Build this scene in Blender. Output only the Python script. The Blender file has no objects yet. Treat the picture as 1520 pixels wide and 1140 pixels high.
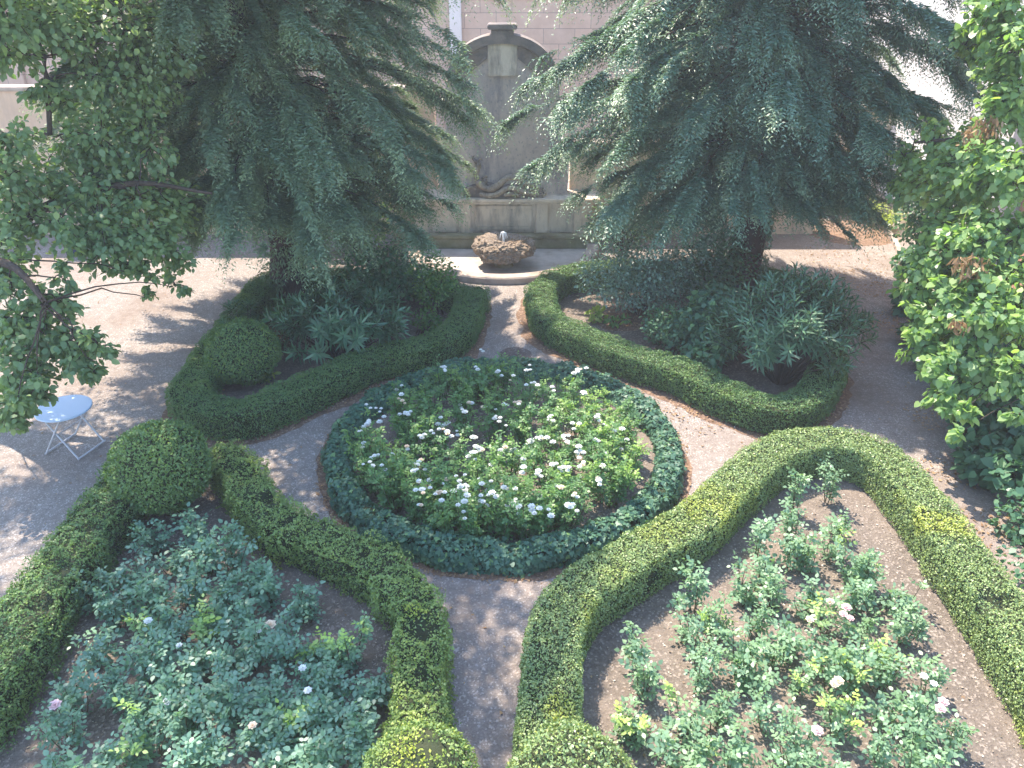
import bpy, bmesh, math, random
import numpy as np
from mathutils import Vector, Matrix

SEED = 7
rng = np.random.default_rng(SEED)
random.seed(SEED)
SC = bpy.context.scene
COL = SC.collection
R = math.radians

# ------------------------------------------------------------------ camera
CAM_H, PITCH, FOC = 6.5, R(29.0), 1148.0
cd = bpy.data.cameras.new("camera")
cam = bpy.data.objects.new("camera", cd)
COL.objects.link(cam)
cam.location = (0, 0, CAM_H)
cam.rotation_euler = (math.pi / 2 - PITCH, 0, 0)
cd.sensor_width = 36
cd.lens = 36 * FOC / 1520
cd.clip_start = 0.1
cd.clip_end = 500
SC.camera = cam

def ray(px, py):
    x = (px - 760) / FOC
    y = -(py - 570) / FOC
    c, s = math.cos(PITCH), math.sin(PITCH)
    return np.array([x, c + y * s, -s + y * c])

def G(px, py, z=0.0):            # point of the survey at height z
    d = ray(px, py)
    t = (z - CAM_H) / d[2]
    return np.array([0, 0, CAM_H]) + d * t

def A(px, py, Y):                # point of the survey at distance Y
    d = ray(px, py)
    return np.array([0, 0, CAM_H]) + d * (Y / d[1])

# ------------------------------------------------------------------ numpy noise
def _hash(ix, iy, iz, seed):
    h = (ix * 374761393 + iy * 668265263 + iz * 2147483647 + seed * 974711) & 0x7fffffff
    h = ((h ^ (h >> 13)) * 1274126177) & 0x7fffffff
    h = h ^ (h >> 16)
    return (h & 0xffff) / 65535.0

def vnoise(P, scale=1.0, seed=0):
    P = np.asarray(P, float) * scale
    i = np.floor(P).astype(np.int64)
    f = P - i
    f = f * f * (3 - 2 * f)
    out = 0
    for dx in (0, 1):
        wx = f[:, 0] if dx else 1 - f[:, 0]
        for dy in (0, 1):
            wy = f[:, 1] if dy else 1 - f[:, 1]
            for dz in (0, 1):
                wz = f[:, 2] if dz else 1 - f[:, 2]
                out = out + wx * wy * wz * _hash(i[:, 0] + dx, i[:, 1] + dy, i[:, 2] + dz, seed)
    return out

def unit(v):
    v = np.asarray(v, float)
    return v / np.maximum(np.linalg.norm(v, axis=-1, keepdims=True), 1e-9)

def rdir(n, r=None):
    return unit((r or rng).normal(size=(n, 3)))

# ------------------------------------------------------------------ materials
def nodes_of(name):
    m = bpy.data.materials.new(name)
    m.use_nodes = True
    nt = m.node_tree
    nt.nodes.clear()
    out = nt.nodes.new("ShaderNodeOutputMaterial")
    return m, nt, out

def N(nt, kind, **kw):
    n = nt.nodes.new(kind)
    for k, v in kw.items():
        if k in n.inputs:
            n.inputs[k].default_value = v
        else:
            setattr(n, k, v)
    return n

def mixc(nt, fac, a, b, blend='MIX'):
    n = nt.nodes.new("ShaderNodeMix")
    n.data_type = 'RGBA'
    n.blend_type = blend
    for idx, v in ((0, fac), (6, a), (7, b)):
        if isinstance(v, (int, float)):
            n.inputs[idx].default_value = v
        elif isinstance(v, tuple):
            n.inputs[idx].default_value = (v[0], v[1], v[2], 1)
        else:
            nt.links.new(v, n.inputs[idx])
    return n.outputs[2]

def ramp(nt, fac, lo, hi):
    n = nt.nodes.new("ShaderNodeMapRange")
    n.inputs[1].default_value = lo
    n.inputs[2].default_value = hi
    nt.links.new(fac, n.inputs[0])
    return n.outputs[0]

def noise(nt, scale, detail=4.0, rough=0.6, vec=None):
    n = N(nt, "ShaderNodeTexNoise", Scale=scale, Detail=detail, Roughness=rough)
    if vec is not None:
        nt.links.new(vec, n.inputs["Vector"])
    return n

def objcoord(nt, scale=None):
    tc = nt.nodes.new("ShaderNodeTexCoord")
    if scale is None:
        return tc.outputs["Object"]
    mp = nt.nodes.new("ShaderNodeMapping")
    mp.inputs["Scale"].default_value = scale
    nt.links.new(tc.outputs["Object"], mp.inputs["Vector"])
    return mp.outputs["Vector"]

def leaf_mat(name, c1, c2, young=(0.3, 0.36, 0.05), transl=0.35, rough=0.5, spec=0.4, tcol=None):
    m, nt, out = nodes_of(name)
    a = N(nt, "ShaderNodeAttribute", attribute_name="rnd")
    b = N(nt, "ShaderNodeAttribute", attribute_name="tint")
    c = mixc(nt, a.outputs["Fac"], c1, c2)
    c = mixc(nt, b.outputs["Fac"], c, young)
    p = N(nt, "ShaderNodeBsdfPrincipled", Roughness=rough)
    p.inputs["Specular IOR Level"].default_value = spec
    nt.links.new(c, p.inputs["Base Color"])
    t = nt.nodes.new("ShaderNodeBsdfTranslucent")
    tc = mixc(nt, 0.6, c, tcol or (0.35, 0.5, 0.06), 'MIX') if tcol else mixc(nt, 1.0, c, (1.7, 1.9, 0.7), 'MULTIPLY')
    nt.links.new(tc, t.inputs["Color"])
    mx = nt.nodes.new("ShaderNodeMixShader")
    mx.inputs[0].default_value = transl
    nt.links.new(p.outputs[0], mx.inputs[1])
    nt.links.new(t.outputs[0], mx.inputs[2])
    nt.links.new(mx.outputs[0], out.inputs[0])
    return m

def surf_mat(name, c1, c2, scale=3.0, rough=0.85, bump=0.3, bscale=40, stain=None, streak=False, spec=0.3, c3=None):
    m, nt, out = nodes_of(name)
    oc = objcoord(nt)
    n1 = noise(nt, scale, 6, 0.65, oc)
    col = mixc(nt, ramp(nt, n1.outputs["Fac"], 0.35, 0.65), c1, c2)
    if c3:
        n3 = noise(nt, scale * 9, 3, 0.6, oc)
        col = mixc(nt, ramp(nt, n3.outputs["Fac"], 0.55, 0.7), col, c3)
    if stain:
        v = objcoord(nt, (1.6, 1.6, 0.35) if streak else (1, 1, 1))
        n2 = noise(nt, 1.3 if streak else 0.9, 7, 0.7, v)
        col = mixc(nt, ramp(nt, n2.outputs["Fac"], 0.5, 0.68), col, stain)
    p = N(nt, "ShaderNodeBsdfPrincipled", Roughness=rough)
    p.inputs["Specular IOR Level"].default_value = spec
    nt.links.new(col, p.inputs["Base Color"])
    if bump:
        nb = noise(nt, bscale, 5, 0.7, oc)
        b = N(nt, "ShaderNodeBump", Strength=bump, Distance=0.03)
        nt.links.new(nb.outputs["Fac"], b.inputs["Height"])
        nt.links.new(b.outputs[0], p.inputs["Normal"])
    nt.links.new(p.outputs[0], out.inputs[0])
    return m

def gravel_mat(name, ca, cb, cc, dirt, vs=55.0):
    m, nt, out = nodes_of(name)
    oc = objcoord(nt)
    vo = N(nt, "ShaderNodeTexVoronoi", Scale=vs)
    nt.links.new(oc, vo.inputs["Vector"])
    sep = nt.nodes.new("ShaderNodeSeparateColor")
    nt.links.new(vo.outputs["Color"], sep.inputs[0])
    col = mixc(nt, sep.outputs[0], ca, cb)
    hi = nt.nodes.new("ShaderNodeMath"); hi.operation = 'GREATER_THAN'; hi.inputs[1].default_value = 0.86
    nt.links.new(sep.outputs[1], hi.inputs[0])
    col = mixc(nt, hi.outputs[0], col, cc)
    n1 = noise(nt, 0.55, 7, 0.68, oc)
    col = mixc(nt, ramp(nt, n1.outputs["Fac"], 0.44, 0.70), col, dirt)
    n2 = noise(nt, 7.0, 5, 0.7, oc)
    col = mixc(nt, ramp(nt, n2.outputs["Fac"], 0.35, 0.75), mixc(nt, 1.0, col, (0.74, 0.72, 0.71), 'MULTIPLY'), col)
    p = N(nt, "ShaderNodeBsdfPrincipled", Roughness=0.9)
    p.inputs["Specular IOR Level"].default_value = 0.2
    nt.links.new(col, p.inputs["Base Color"])
    nb = noise(nt, 26, 6, 0.75, oc)
    b = N(nt, "ShaderNodeBump", Strength=0.6, Distance=0.03)
    nt.links.new(nb.outputs["Fac"], b.inputs["Height"])
    b2 = N(nt, "ShaderNodeBump", Strength=0.5, Distance=0.012)
    nt.links.new(vo.outputs["Distance"], b2.inputs["Height"])
    nt.links.new(b.outputs[0], b2.inputs["Normal"])
    nt.links.new(b2.outputs[0], p.inputs["Normal"])
    nt.links.new(p.outputs[0], out.inputs[0])
    return m

M = {}
M['gravel'] = gravel_mat("gravel", (0.265, 0.228, 0.205), (0.35, 0.308, 0.278), (0.49, 0.445, 0.41), (0.255, 0.20, 0.165))
M['soil'] = gravel_mat("soil", (0.145, 0.12, 0.10), (0.22, 0.185, 0.155), (0.33, 0.28, 0.24), (0.265, 0.215, 0.175), 42)
M['litter'] = gravel_mat("leaf litter soil", (0.16, 0.105, 0.075), (0.26, 0.17, 0.12), (0.36, 0.26, 0.19), (0.30, 0.19, 0.12), 30)
M['patch'] = gravel_mat("dark gravel", (0.15, 0.115, 0.10), (0.21, 0.165, 0.145), (0.3, 0.26, 0.23), (0.14, 0.10, 0.085))
M['basin'] = surf_mat("basin floor", (0.52, 0.46, 0.41), (0.40, 0.35, 0.31), 3, 0.9, 0.4, 30, stain=(0.33, 0.27, 0.22))
M['rim'] = surf_mat("rim stone", (0.46, 0.38, 0.32), (0.35, 0.27, 0.22), 4, 0.85, 0.4, 25, stain=(0.24, 0.18, 0.14))
M['bench'] = surf_mat("mossy stone", (0.36, 0.32, 0.22), (0.24, 0.23, 0.13), 3.5, 0.9, 0.4, 22, stain=(0.18, 0.15, 0.09))
M['stone'] = surf_mat("warm stone", (0.80, 0.67, 0.53), (0.66, 0.54, 0.42), 2.2, 0.85, 0.35, 18, stain=(0.30, 0.25, 0.21), streak=True)
M['render'] = surf_mat("weathered grey render", (0.66, 0.55, 0.47), (0.50, 0.42, 0.38), 1.4, 0.9, 0.25, 14, stain=(0.27, 0.24, 0.26), streak=True, c3=(0.34, 0.30, 0.30))
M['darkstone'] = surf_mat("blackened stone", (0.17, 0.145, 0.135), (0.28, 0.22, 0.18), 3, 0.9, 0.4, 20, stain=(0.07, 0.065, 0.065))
M['sculpt'] = surf_mat("weathered carved stone", (0.25, 0.21, 0.18), (0.45, 0.37, 0.27), 5, 0.85, 0.4, 20, stain=(0.10, 0.09, 0.09), c3=(0.14, 0.12, 0.11))
M['tufa'] = surf_mat("brown tufa", (0.23, 0.175, 0.13), (0.33, 0.265, 0.21), 6, 0.95, 0.9, 26, c3=(0.10, 0.075, 0.055), stain=(0.19, 0.125, 0.07))
M['plaster'] = surf_mat("pink plaster", (0.68, 0.50, 0.37), (0.60, 0.43, 0.31), 0.9, 0.9, 0.2, 14, stain=(0.50, 0.37, 0.28), streak=True)
M['white'] = surf_mat("white plaster", (0.78, 0.74, 0.71), (0.70, 0.65, 0.62), 0.8, 0.9, 0.15, 10, stain=(0.6, 0.55, 0.52), streak=True)
M['terra'] = surf_mat("terracotta plaster", (0.55, 0.33, 0.23), (0.48, 0.28, 0.2), 1.0, 0.9, 0.15, 10)
M['bark'] = surf_mat("bark", (0.085, 0.06, 0.048), (0.045, 0.034, 0.028), 6, 0.95, 0.8, 18)
M['barkred'] = surf_mat("yew bark", (0.085, 0.05, 0.042), (0.04, 0.028, 0.026), 5, 0.95, 0.8, 14)
M['twig'] = surf_mat("hedge twigs", (0.028, 0.042, 0.018), (0.045, 0.05, 0.024), 8, 0.95, 0.6, 30)
M['stem'] = surf_mat("rose stems", (0.07, 0.08, 0.035), (0.10, 0.07, 0.04), 8, 0.7, 0.0)
M['tablemetal'] = surf_mat("pale blue enamel", (0.50, 0.61, 0.76), (0.47, 0.58, 0.73), 2, 0.35, 0.0, spec=0.5)
M['legmetal'] = surf_mat("grey enamel", (0.55, 0.53, 0.54), (0.48, 0.46, 0.47), 6, 0.45, 0.0, spec=0.5)
M['bluebox'] = surf_mat("dark blue plastic", (0.02, 0.04, 0.10), (0.03, 0.05, 0.12), 3, 0.5, 0.0)
M['waterjet'] = surf_mat("foaming water", (0.8, 0.85, 0.9), (0.75, 0.8, 0.86), 9, 0.2, 0.0, spec=0.6)

L = {}
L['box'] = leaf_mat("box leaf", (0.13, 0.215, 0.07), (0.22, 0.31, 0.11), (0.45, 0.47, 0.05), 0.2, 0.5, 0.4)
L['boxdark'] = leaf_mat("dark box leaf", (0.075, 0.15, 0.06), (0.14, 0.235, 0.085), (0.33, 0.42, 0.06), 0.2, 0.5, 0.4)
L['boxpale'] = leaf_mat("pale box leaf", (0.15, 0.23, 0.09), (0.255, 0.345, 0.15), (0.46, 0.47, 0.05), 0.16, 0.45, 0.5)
L['ivy'] = leaf_mat("ivy leaf", (0.04, 0.11, 0.075), (0.10, 0.20, 0.12), (0.26, 0.42, 0.11), 0.2, 0.48, 0.4)
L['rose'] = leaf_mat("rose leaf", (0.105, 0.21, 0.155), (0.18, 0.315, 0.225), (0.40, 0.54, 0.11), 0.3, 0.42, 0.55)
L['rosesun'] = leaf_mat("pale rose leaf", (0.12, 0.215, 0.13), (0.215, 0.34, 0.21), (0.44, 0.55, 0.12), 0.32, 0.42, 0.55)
L['rosewhite'] = leaf_mat("climbing rose leaf", (0.065, 0.15, 0.07), (0.135, 0.26, 0.10), (0.36, 0.50, 0.09), 0.35, 0.45, 0.45)
L['yew'] = leaf_mat("yew needles", (0.072, 0.15, 0.105), (0.15, 0.25, 0.175), (0.48, 0.58, 0.36), 0.18, 0.42, 0.5)
L['yewleft'] = leaf_mat("grey green yew needles", (0.115, 0.18, 0.112), (0.20, 0.275, 0.165), (0.44, 0.52, 0.27), 0.2, 0.5, 0.4)
L['lime'] = leaf_mat("lime leaf", (0.12, 0.225, 0.085), (0.23, 0.345, 0.155), (0.43, 0.54, 0.15), 0.42, 0.38, 0.55)
L['broad'] = leaf_mat("broad leaf", (0.11, 0.19, 0.095), (0.195, 0.285, 0.14), (0.40, 0.48, 0.13), 0.35, 0.45, 0.45)
L['oleander'] = leaf_mat("oleander leaf", (0.055, 0.13, 0.08), (0.11, 0.215, 0.125), (0.25, 0.36, 0.14), 0.2, 0.36, 0.55)
L['laurel'] = leaf_mat("glossy grey green leaf", (0.075, 0.15, 0.12), (0.15, 0.24, 0.185), (0.30, 0.42, 0.12), 0.2, 0.35, 0.6)
L['shade'] = leaf_mat("shade shrub leaf", (0.05, 0.13, 0.075), (0.09, 0.19, 0.10), (0.18, 0.28, 0.09), 0.25, 0.42, 0.45)
L['fresh'] = leaf_mat("fresh shrub leaf", (0.06, 0.15, 0.05), (0.11, 0.22, 0.07), (0.3, 0.42, 0.1), 0.35, 0.5, 0.4)
L['strap'] = leaf_mat("strap leaf", (0.14, 0.22, 0.05), (0.26, 0.34, 0.09), (0.45, 0.46, 0.14), 0.35, 0.45, 0.4)
L['dry'] = leaf_mat("dry leaf", (0.22, 0.13, 0.07), (0.40, 0.27, 0.16), (0.5, 0.36, 0.2), 0.3, 0.7, 0.2, tcol=(0.5, 0.3, 0.12))
L['petalwhite'] = leaf_mat("white petals", (0.80, 0.82, 0.80), (0.86, 0.86, 0.82), (0.8, 0.8, 0.5), 0.3, 0.6, 0.3, tcol=(0.85, 0.85, 0.75))
L['petalpink'] = leaf_mat("pale pink petals", (0.80, 0.55, 0.56), (0.85, 0.66, 0.65), (0.8, 0.7, 0.5), 0.3, 0.6, 0.3, tcol=(0.85, 0.6, 0.55))
L['petalcream'] = leaf_mat("peach cream petals", (0.82, 0.66, 0.50), (0.86, 0.74, 0.58), (0.8, 0.7, 0.5), 0.3, 0.6, 0.3, tcol=(0.85, 0.65, 0.45))
L['petalred'] = leaf_mat("red pink petals", (0.65, 0.10, 0.16), (0.72, 0.17, 0.22), (0.8, 0.3, 0.3), 0.3, 0.6, 0.3, tcol=(0.7, 0.15, 0.2))
L['chip'] = leaf_mat("chips and dead leaves", (0.20, 0.14, 0.10), (0.46, 0.39, 0.32), (0.62, 0.56, 0.5), 0.1, 0.85, 0.2)

# ------------------------------------------------------------------ object helpers
def tag(o, label=None, cat=None, group=None, kind=None):
    if label: o['label'] = label
    if cat: o['category'] = cat
    if group: o['group'] = group
    if kind: o['kind'] = kind
    return o

def empty(name, loc, label, cat, group=None):
    o = bpy.data.objects.new(name, None)
    o.empty_display_size = 0.1
    COL.objects.link(o)
    o.location = tuple(float(v) for v in loc)
    return tag(o, label, cat, group)

def link(name, me, parent=None, mat=None):
    o = bpy.data.objects.new(name, me)
    COL.objects.link(o)
    if parent is not None:
        o.parent = parent
        o.location = tuple(-v for v in parent_loc(parent))   # meshes are built in world space
    if mat is not None and not me.materials:
        me.materials.append(mat)
    return o

def parent_loc(o):
    v = Vector((0, 0, 0))
    while o is not None:
        v += o.location
        o = o.parent
    return v

def raw_mesh(name, V, F, smooth=False, attrs=None):
    """V: n x 3, F: m x k polygon indices (constant k)"""
    me = bpy.data.meshes.new(name)
    V = np.ascontiguousarray(V, dtype=np.float32)
    F = np.ascontiguousarray(F, dtype=np.int32)
    m, k = F.shape
    me.vertices.add(len(V)); me.vertices.foreach_set("co", V.ravel())
    me.loops.add(m * k); me.loops.foreach_set("vertex_index", F.ravel())
    me.polygons.add(m)
    me.polygons.foreach_set("loop_start", np.arange(0, m * k, k, dtype=np.int32))
    try:
        me.polygons.foreach_set("loop_total", np.full(m, k, dtype=np.int32))
    except Exception:
        pass
    if smooth:
        me.polygons.foreach_set("use_smooth", np.ones(m, dtype=bool))
    for nme, arr in (attrs or {}).items():
        a = me.attributes.new(nme, 'FLOAT', 'FACE')
        a.data.foreach_set("value", np.ascontiguousarray(arr, dtype=np.float32))
    me.update(calc_edges=True)
    return me

KITE = np.array([(0, 0, 0), (0.42, -0.5, 0.07), (1, 0, -0.04), (0.42, 0.5, 0.07)])
OVAL = np.array([(0, 0, 0), (0.28, -0.46, 0.06), (0.66, -0.40, 0.05), (1, 0, -0.06), (0.66, 0.40, 0.05), (0.28, 0.46, 0.06)])
HEART = np.array([(0.06, 0, 0), (-0.04, -0.28, 0.04), (0.25, -0.5, 0.07), (0.62, -0.36, 0.04), (1, 0, -0.1), (0.62, 0.36, 0.04), (0.25, 0.5, 0.07), (-0.04, 0.28, 0.04)])
IVYT = np.array([(0, 0, 0), (0.1, -0.45, 0.05), (0.42, -0.52, 0.03), (0.55, -0.24, 0.04), (1, 0, -0.08), (0.55, 0.24, 0.04), (0.42, 0.52, 0.03), (0.1, 0.45, 0.05)])
LANCE = np.array([(0, 0, 0), (0.3, -0.5, 0.05), (0.65, -0.36, 0.03), (1, 0, -0.10), (0.65, 0.36, 0.03), (0.3, 0.5, 0.05)])

class Leaves:
    def __init__(s, T=KITE):
        s.T = T; s.P = []; s.D = []; s.Nn = []; s.L = []; s.W = []; s.r = []; s.y = []
    def add(s, P, D, Nn, L_, W_, r=None, y=None):
        P = np.asarray(P, float).reshape(-1, 3)
        n = len(P)
        if n == 0: return
        s.P.append(P); s.D.append(np.broadcast_to(D, (n, 3))); s.Nn.append(np.broadcast_to(Nn, (n, 3)))
        s.L.append(np.broadcast_to(L_, n)); s.W.append(np.broadcast_to(W_, n))
        s.r.append(rng.random(n) if r is None else np.broadcast_to(r, n))
        s.y.append(np.zeros(n) if y is None else np.broadcast_to(y, n))
    def count(s):
        return sum(len(p) for p in s.P)
    def build(s, name, mat, parent=None, kind=None):
        P = np.concatenate(s.P); D = unit(np.concatenate(s.D)); Nn = np.concatenate(s.Nn)
        L_ = np.concatenate(s.L); W_ = np.concatenate(s.W)
        S = unit(np.cross(D, Nn)); Nn = np.cross(S, D)
        T = s.T; k = len(T); n = len(P)
        V = (P[:, None, :] + D[:, None, :] * (L_[:, None] * T[None, :, 0])[..., None]
             + S[:, None, :] * (W_[:, None] * T[None, :, 1])[..., None]
             + Nn[:, None, :] * (L_[:, None] * T[None, :, 2])[..., None]).reshape(-1, 3)
        F = np.arange(n * k).reshape(n, k)
        me = raw_mesh(name, V, F, attrs={'rnd': np.concatenate(s.r), 'tint': np.clip(np.concatenate(s.y), 0, 1)})
        return link(name, me, parent, mat)

class Tubes:
    """tapered tubes in one mesh"""
    def __init__(s, sides=6):
        s.k = sides; s.V = []; s.F = []; s.n = 0
    def add(s, pts, rad):
        pts = np.asarray(pts, float); m = len(pts); k = s.k
        rad = np.broadcast_to(np.asarray(rad, float), m)
        T = np.gradient(pts, axis=0); T = unit(T)
        ref = np.array([0, 0, 1.0]) if abs(T[0][2]) < 0.9 else np.array([1.0, 0, 0])
        a = unit(np.cross(T, ref)); b = np.cross(T, a)
        th = np.arange(k) * 2 * math.pi / k
        V = pts[:, None, :] + rad[:, None, None] * (np.cos(th)[None, :, None] * a[:, None, :] + np.sin(th)[None, :, None] * b[:, None, :])
        s.V.append(V.reshape(-1, 3))
        i = np.arange(m - 1)[:, None] * k; j = np.arange(k)[None, :]; j2 = (j + 1) % k
        F = np.stack([i + j, i + j2, i + k + j2, i + k + j], -1).reshape(-1, 4) + s.n
        s.F.append(F)
        s.n += m * k
    def build(s, name, mat, parent=None, smooth=True):
        me = raw_mesh(name, np.concatenate(s.V), np.concatenate(s.F), smooth)
        return link(name, me, parent, mat)

def bm_obj(name, bm, mat, parent=None, bevel=0.0, smooth=False):
    if bevel:
        bmesh.ops.bevel(bm, geom=[e for e in bm.edges if e.is_manifold and e.calc_face_angle(0) > 0.6], offset=bevel, segments=2, affect='EDGES', clamp_overlap=True)
    bmesh.ops.recalc_face_normals(bm, faces=bm.faces)
    me = bpy.data.meshes.new(name)
    bm.to_mesh(me); bm.free()
    if smooth:
        for p in me.polygons: p.use_smooth = True
    return link(name, me, parent, mat)

def box(bm, x0, x1, y0, y1, z0, z1):
    r = bmesh.ops.create_cube(bm, size=1.0)
    for v in r['verts']:
        v.co = Vector((x0 + (v.co.x + .5) * (x1 - x0), y0 + (v.co.y + .5) * (y1 - y0), z0 + (v.co.z + .5) * (z1 - z0)))
    return r['verts']

def prism(bm, outline, y0, y1):
    """outline in x,z extruded between y0 and y1"""
    a = [bm.verts.new((x, y0, z)) for x, z in outline]
    b = [bm.verts.new((x, y1, z)) for x, z in outline]
    n = len(a)
    bm.faces.new(a); bm.faces.new(b[::-1])
    for i in range(n):
        bm.faces.new((a[i], b[i], b[(i + 1) % n], a[(i + 1) % n]))

def slab_poly(name, pts, z, mat, jitter=0.0):
    """flat irregular sheet from an outline"""
    bm = bmesh.new()
    vs = [bm.verts.new((p[0], p[1], z)) for p in pts]
    f = bm.faces.new(vs)
    bmesh.ops.triangulate(bm, faces=[f])
    o = bm_obj(name, bm, mat)
    return o

# ------------------------------------------------------------------ world and light
SUN_EL, SUN_AZ = 59.0, -36.0      # azimuth from +Y, clockwise
w = bpy.data.worlds.new("World"); SC.world = w
w.use_nodes = True
nt = w.node_tree
bg = nt.nodes["Background"]
sky = nt.nodes.new("ShaderNodeTexSky"); sky.sky_type = 'NISHITA'
sky.sun_disc = False
sky.sun_elevation = R(SUN_EL); sky.sun_rotation = R(SUN_AZ)
sky.air_density = 1.15; sky.dust_density = 0.7; sky.ozone_density = 2.2
nt.links.new(sky.outputs[0], bg.inputs[0])
bg.inputs[1].default_value = 0.15
sd = bpy.data.lights.new("sun", 'SUN'); so = bpy.data.objects.new("sun", sd); COL.objects.link(so)
sd.energy = 3.0; sd.angle = R(0.53); sd.color = (1.0, 0.885, 0.74)
sv = Vector((math.sin(R(SUN_AZ)) * math.cos(R(SUN_EL)), math.cos(R(SUN_AZ)) * math.cos(R(SUN_EL)), math.sin(R(SUN_EL))))
so.rotation_euler = sv.to_track_quat('Z', 'Y').to_euler()
so.location = (-10, 20, 30)
SC.view_settings.view_transform = 'Standard'
SC.view_settings.look = 'None'
SC.view_settings.exposure = 2.1
SC.view_settings.gamma = 1.0
SC.view_settings.use_curve_mapping = False
SC.cycles.max_bounces = 6
SC.cycles.diffuse_bounces = 3
SC.cycles.transmission_bounces = 3
SC.cycles.transparent_max_bounces = 4
SC.cycles.use_denoising = True

# ------------------------------------------------------------------ ground
bm = bmesh.new()
bmesh.ops.create_grid(bm, x_segments=2, y_segments=2, size=150)
o = bm_obj("ground", bm, M['gravel']); tag(o, kind='structure')

RC = np.array([-0.12, 9.62]); RR = 2.60       # round bed

# dark round patch on the path behind the round bed
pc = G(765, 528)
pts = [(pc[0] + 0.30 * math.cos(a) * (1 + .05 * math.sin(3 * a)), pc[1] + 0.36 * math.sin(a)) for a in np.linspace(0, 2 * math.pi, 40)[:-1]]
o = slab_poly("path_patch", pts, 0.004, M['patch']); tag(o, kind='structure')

# ------------------------------------------------------------------ hedges
def resample(P, step=0.06, closed=False):
    P = np.asarray(P, float)
    if closed: P = np.vstack([P, P[:1]])
    # Catmull-Rom
    n = len(P); out = []
    for i in range(n - 1):
        p0 = P[i - 1] if i > 0 else (P[-2] if closed else 2 * P[0] - P[1])
        p1, p2 = P[i], P[i + 1]
        p3 = P[i + 2] if i + 2 < n else (P[1] if closed else 2 * P[-1] - P[-2])
        for t in np.linspace(0, 1, 14)[:-1]:
            out.append(0.5 * (2 * p1 + (p2 - p0) * t + (2 * p0 - 5 * p1 + 4 * p2 - p3) * t * t + (3 * p1 - p0 - 3 * p2 + p3) * t ** 3))
    out.append(P[-1]); out = np.array(out)
    d = np.r_[0, np.cumsum(np.linalg.norm(np.diff(out, axis=0), axis=1))]
    m = max(4, int(d[-1] / step))
    s = np.linspace(0, d[-1], m + 1)
    return np.stack([np.interp(s, d, out[:, c]) for c in range(out.shape[1])], 1)

def offset_line(P, dist, closed=False):
    """shift a ground polyline to its left (positive) by dist"""
    T = np.gradient(P[:, :2], axis=0)
    if closed:
        T[0] = P[1, :2] - P[-2, :2]; T[-1] = T[0]
    T = unit(T)
    Nl = np.stack([-T[:, 1], T[:, 0]], 1)
    for _ in range(4):
        Nl[1:-1] = unit(Nl[:-2] + 2 * Nl[1:-1] + Nl[2:])
    Q = P.copy(); Q[:, :2] = P[:, :2] + Nl * dist
    return Q

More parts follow.
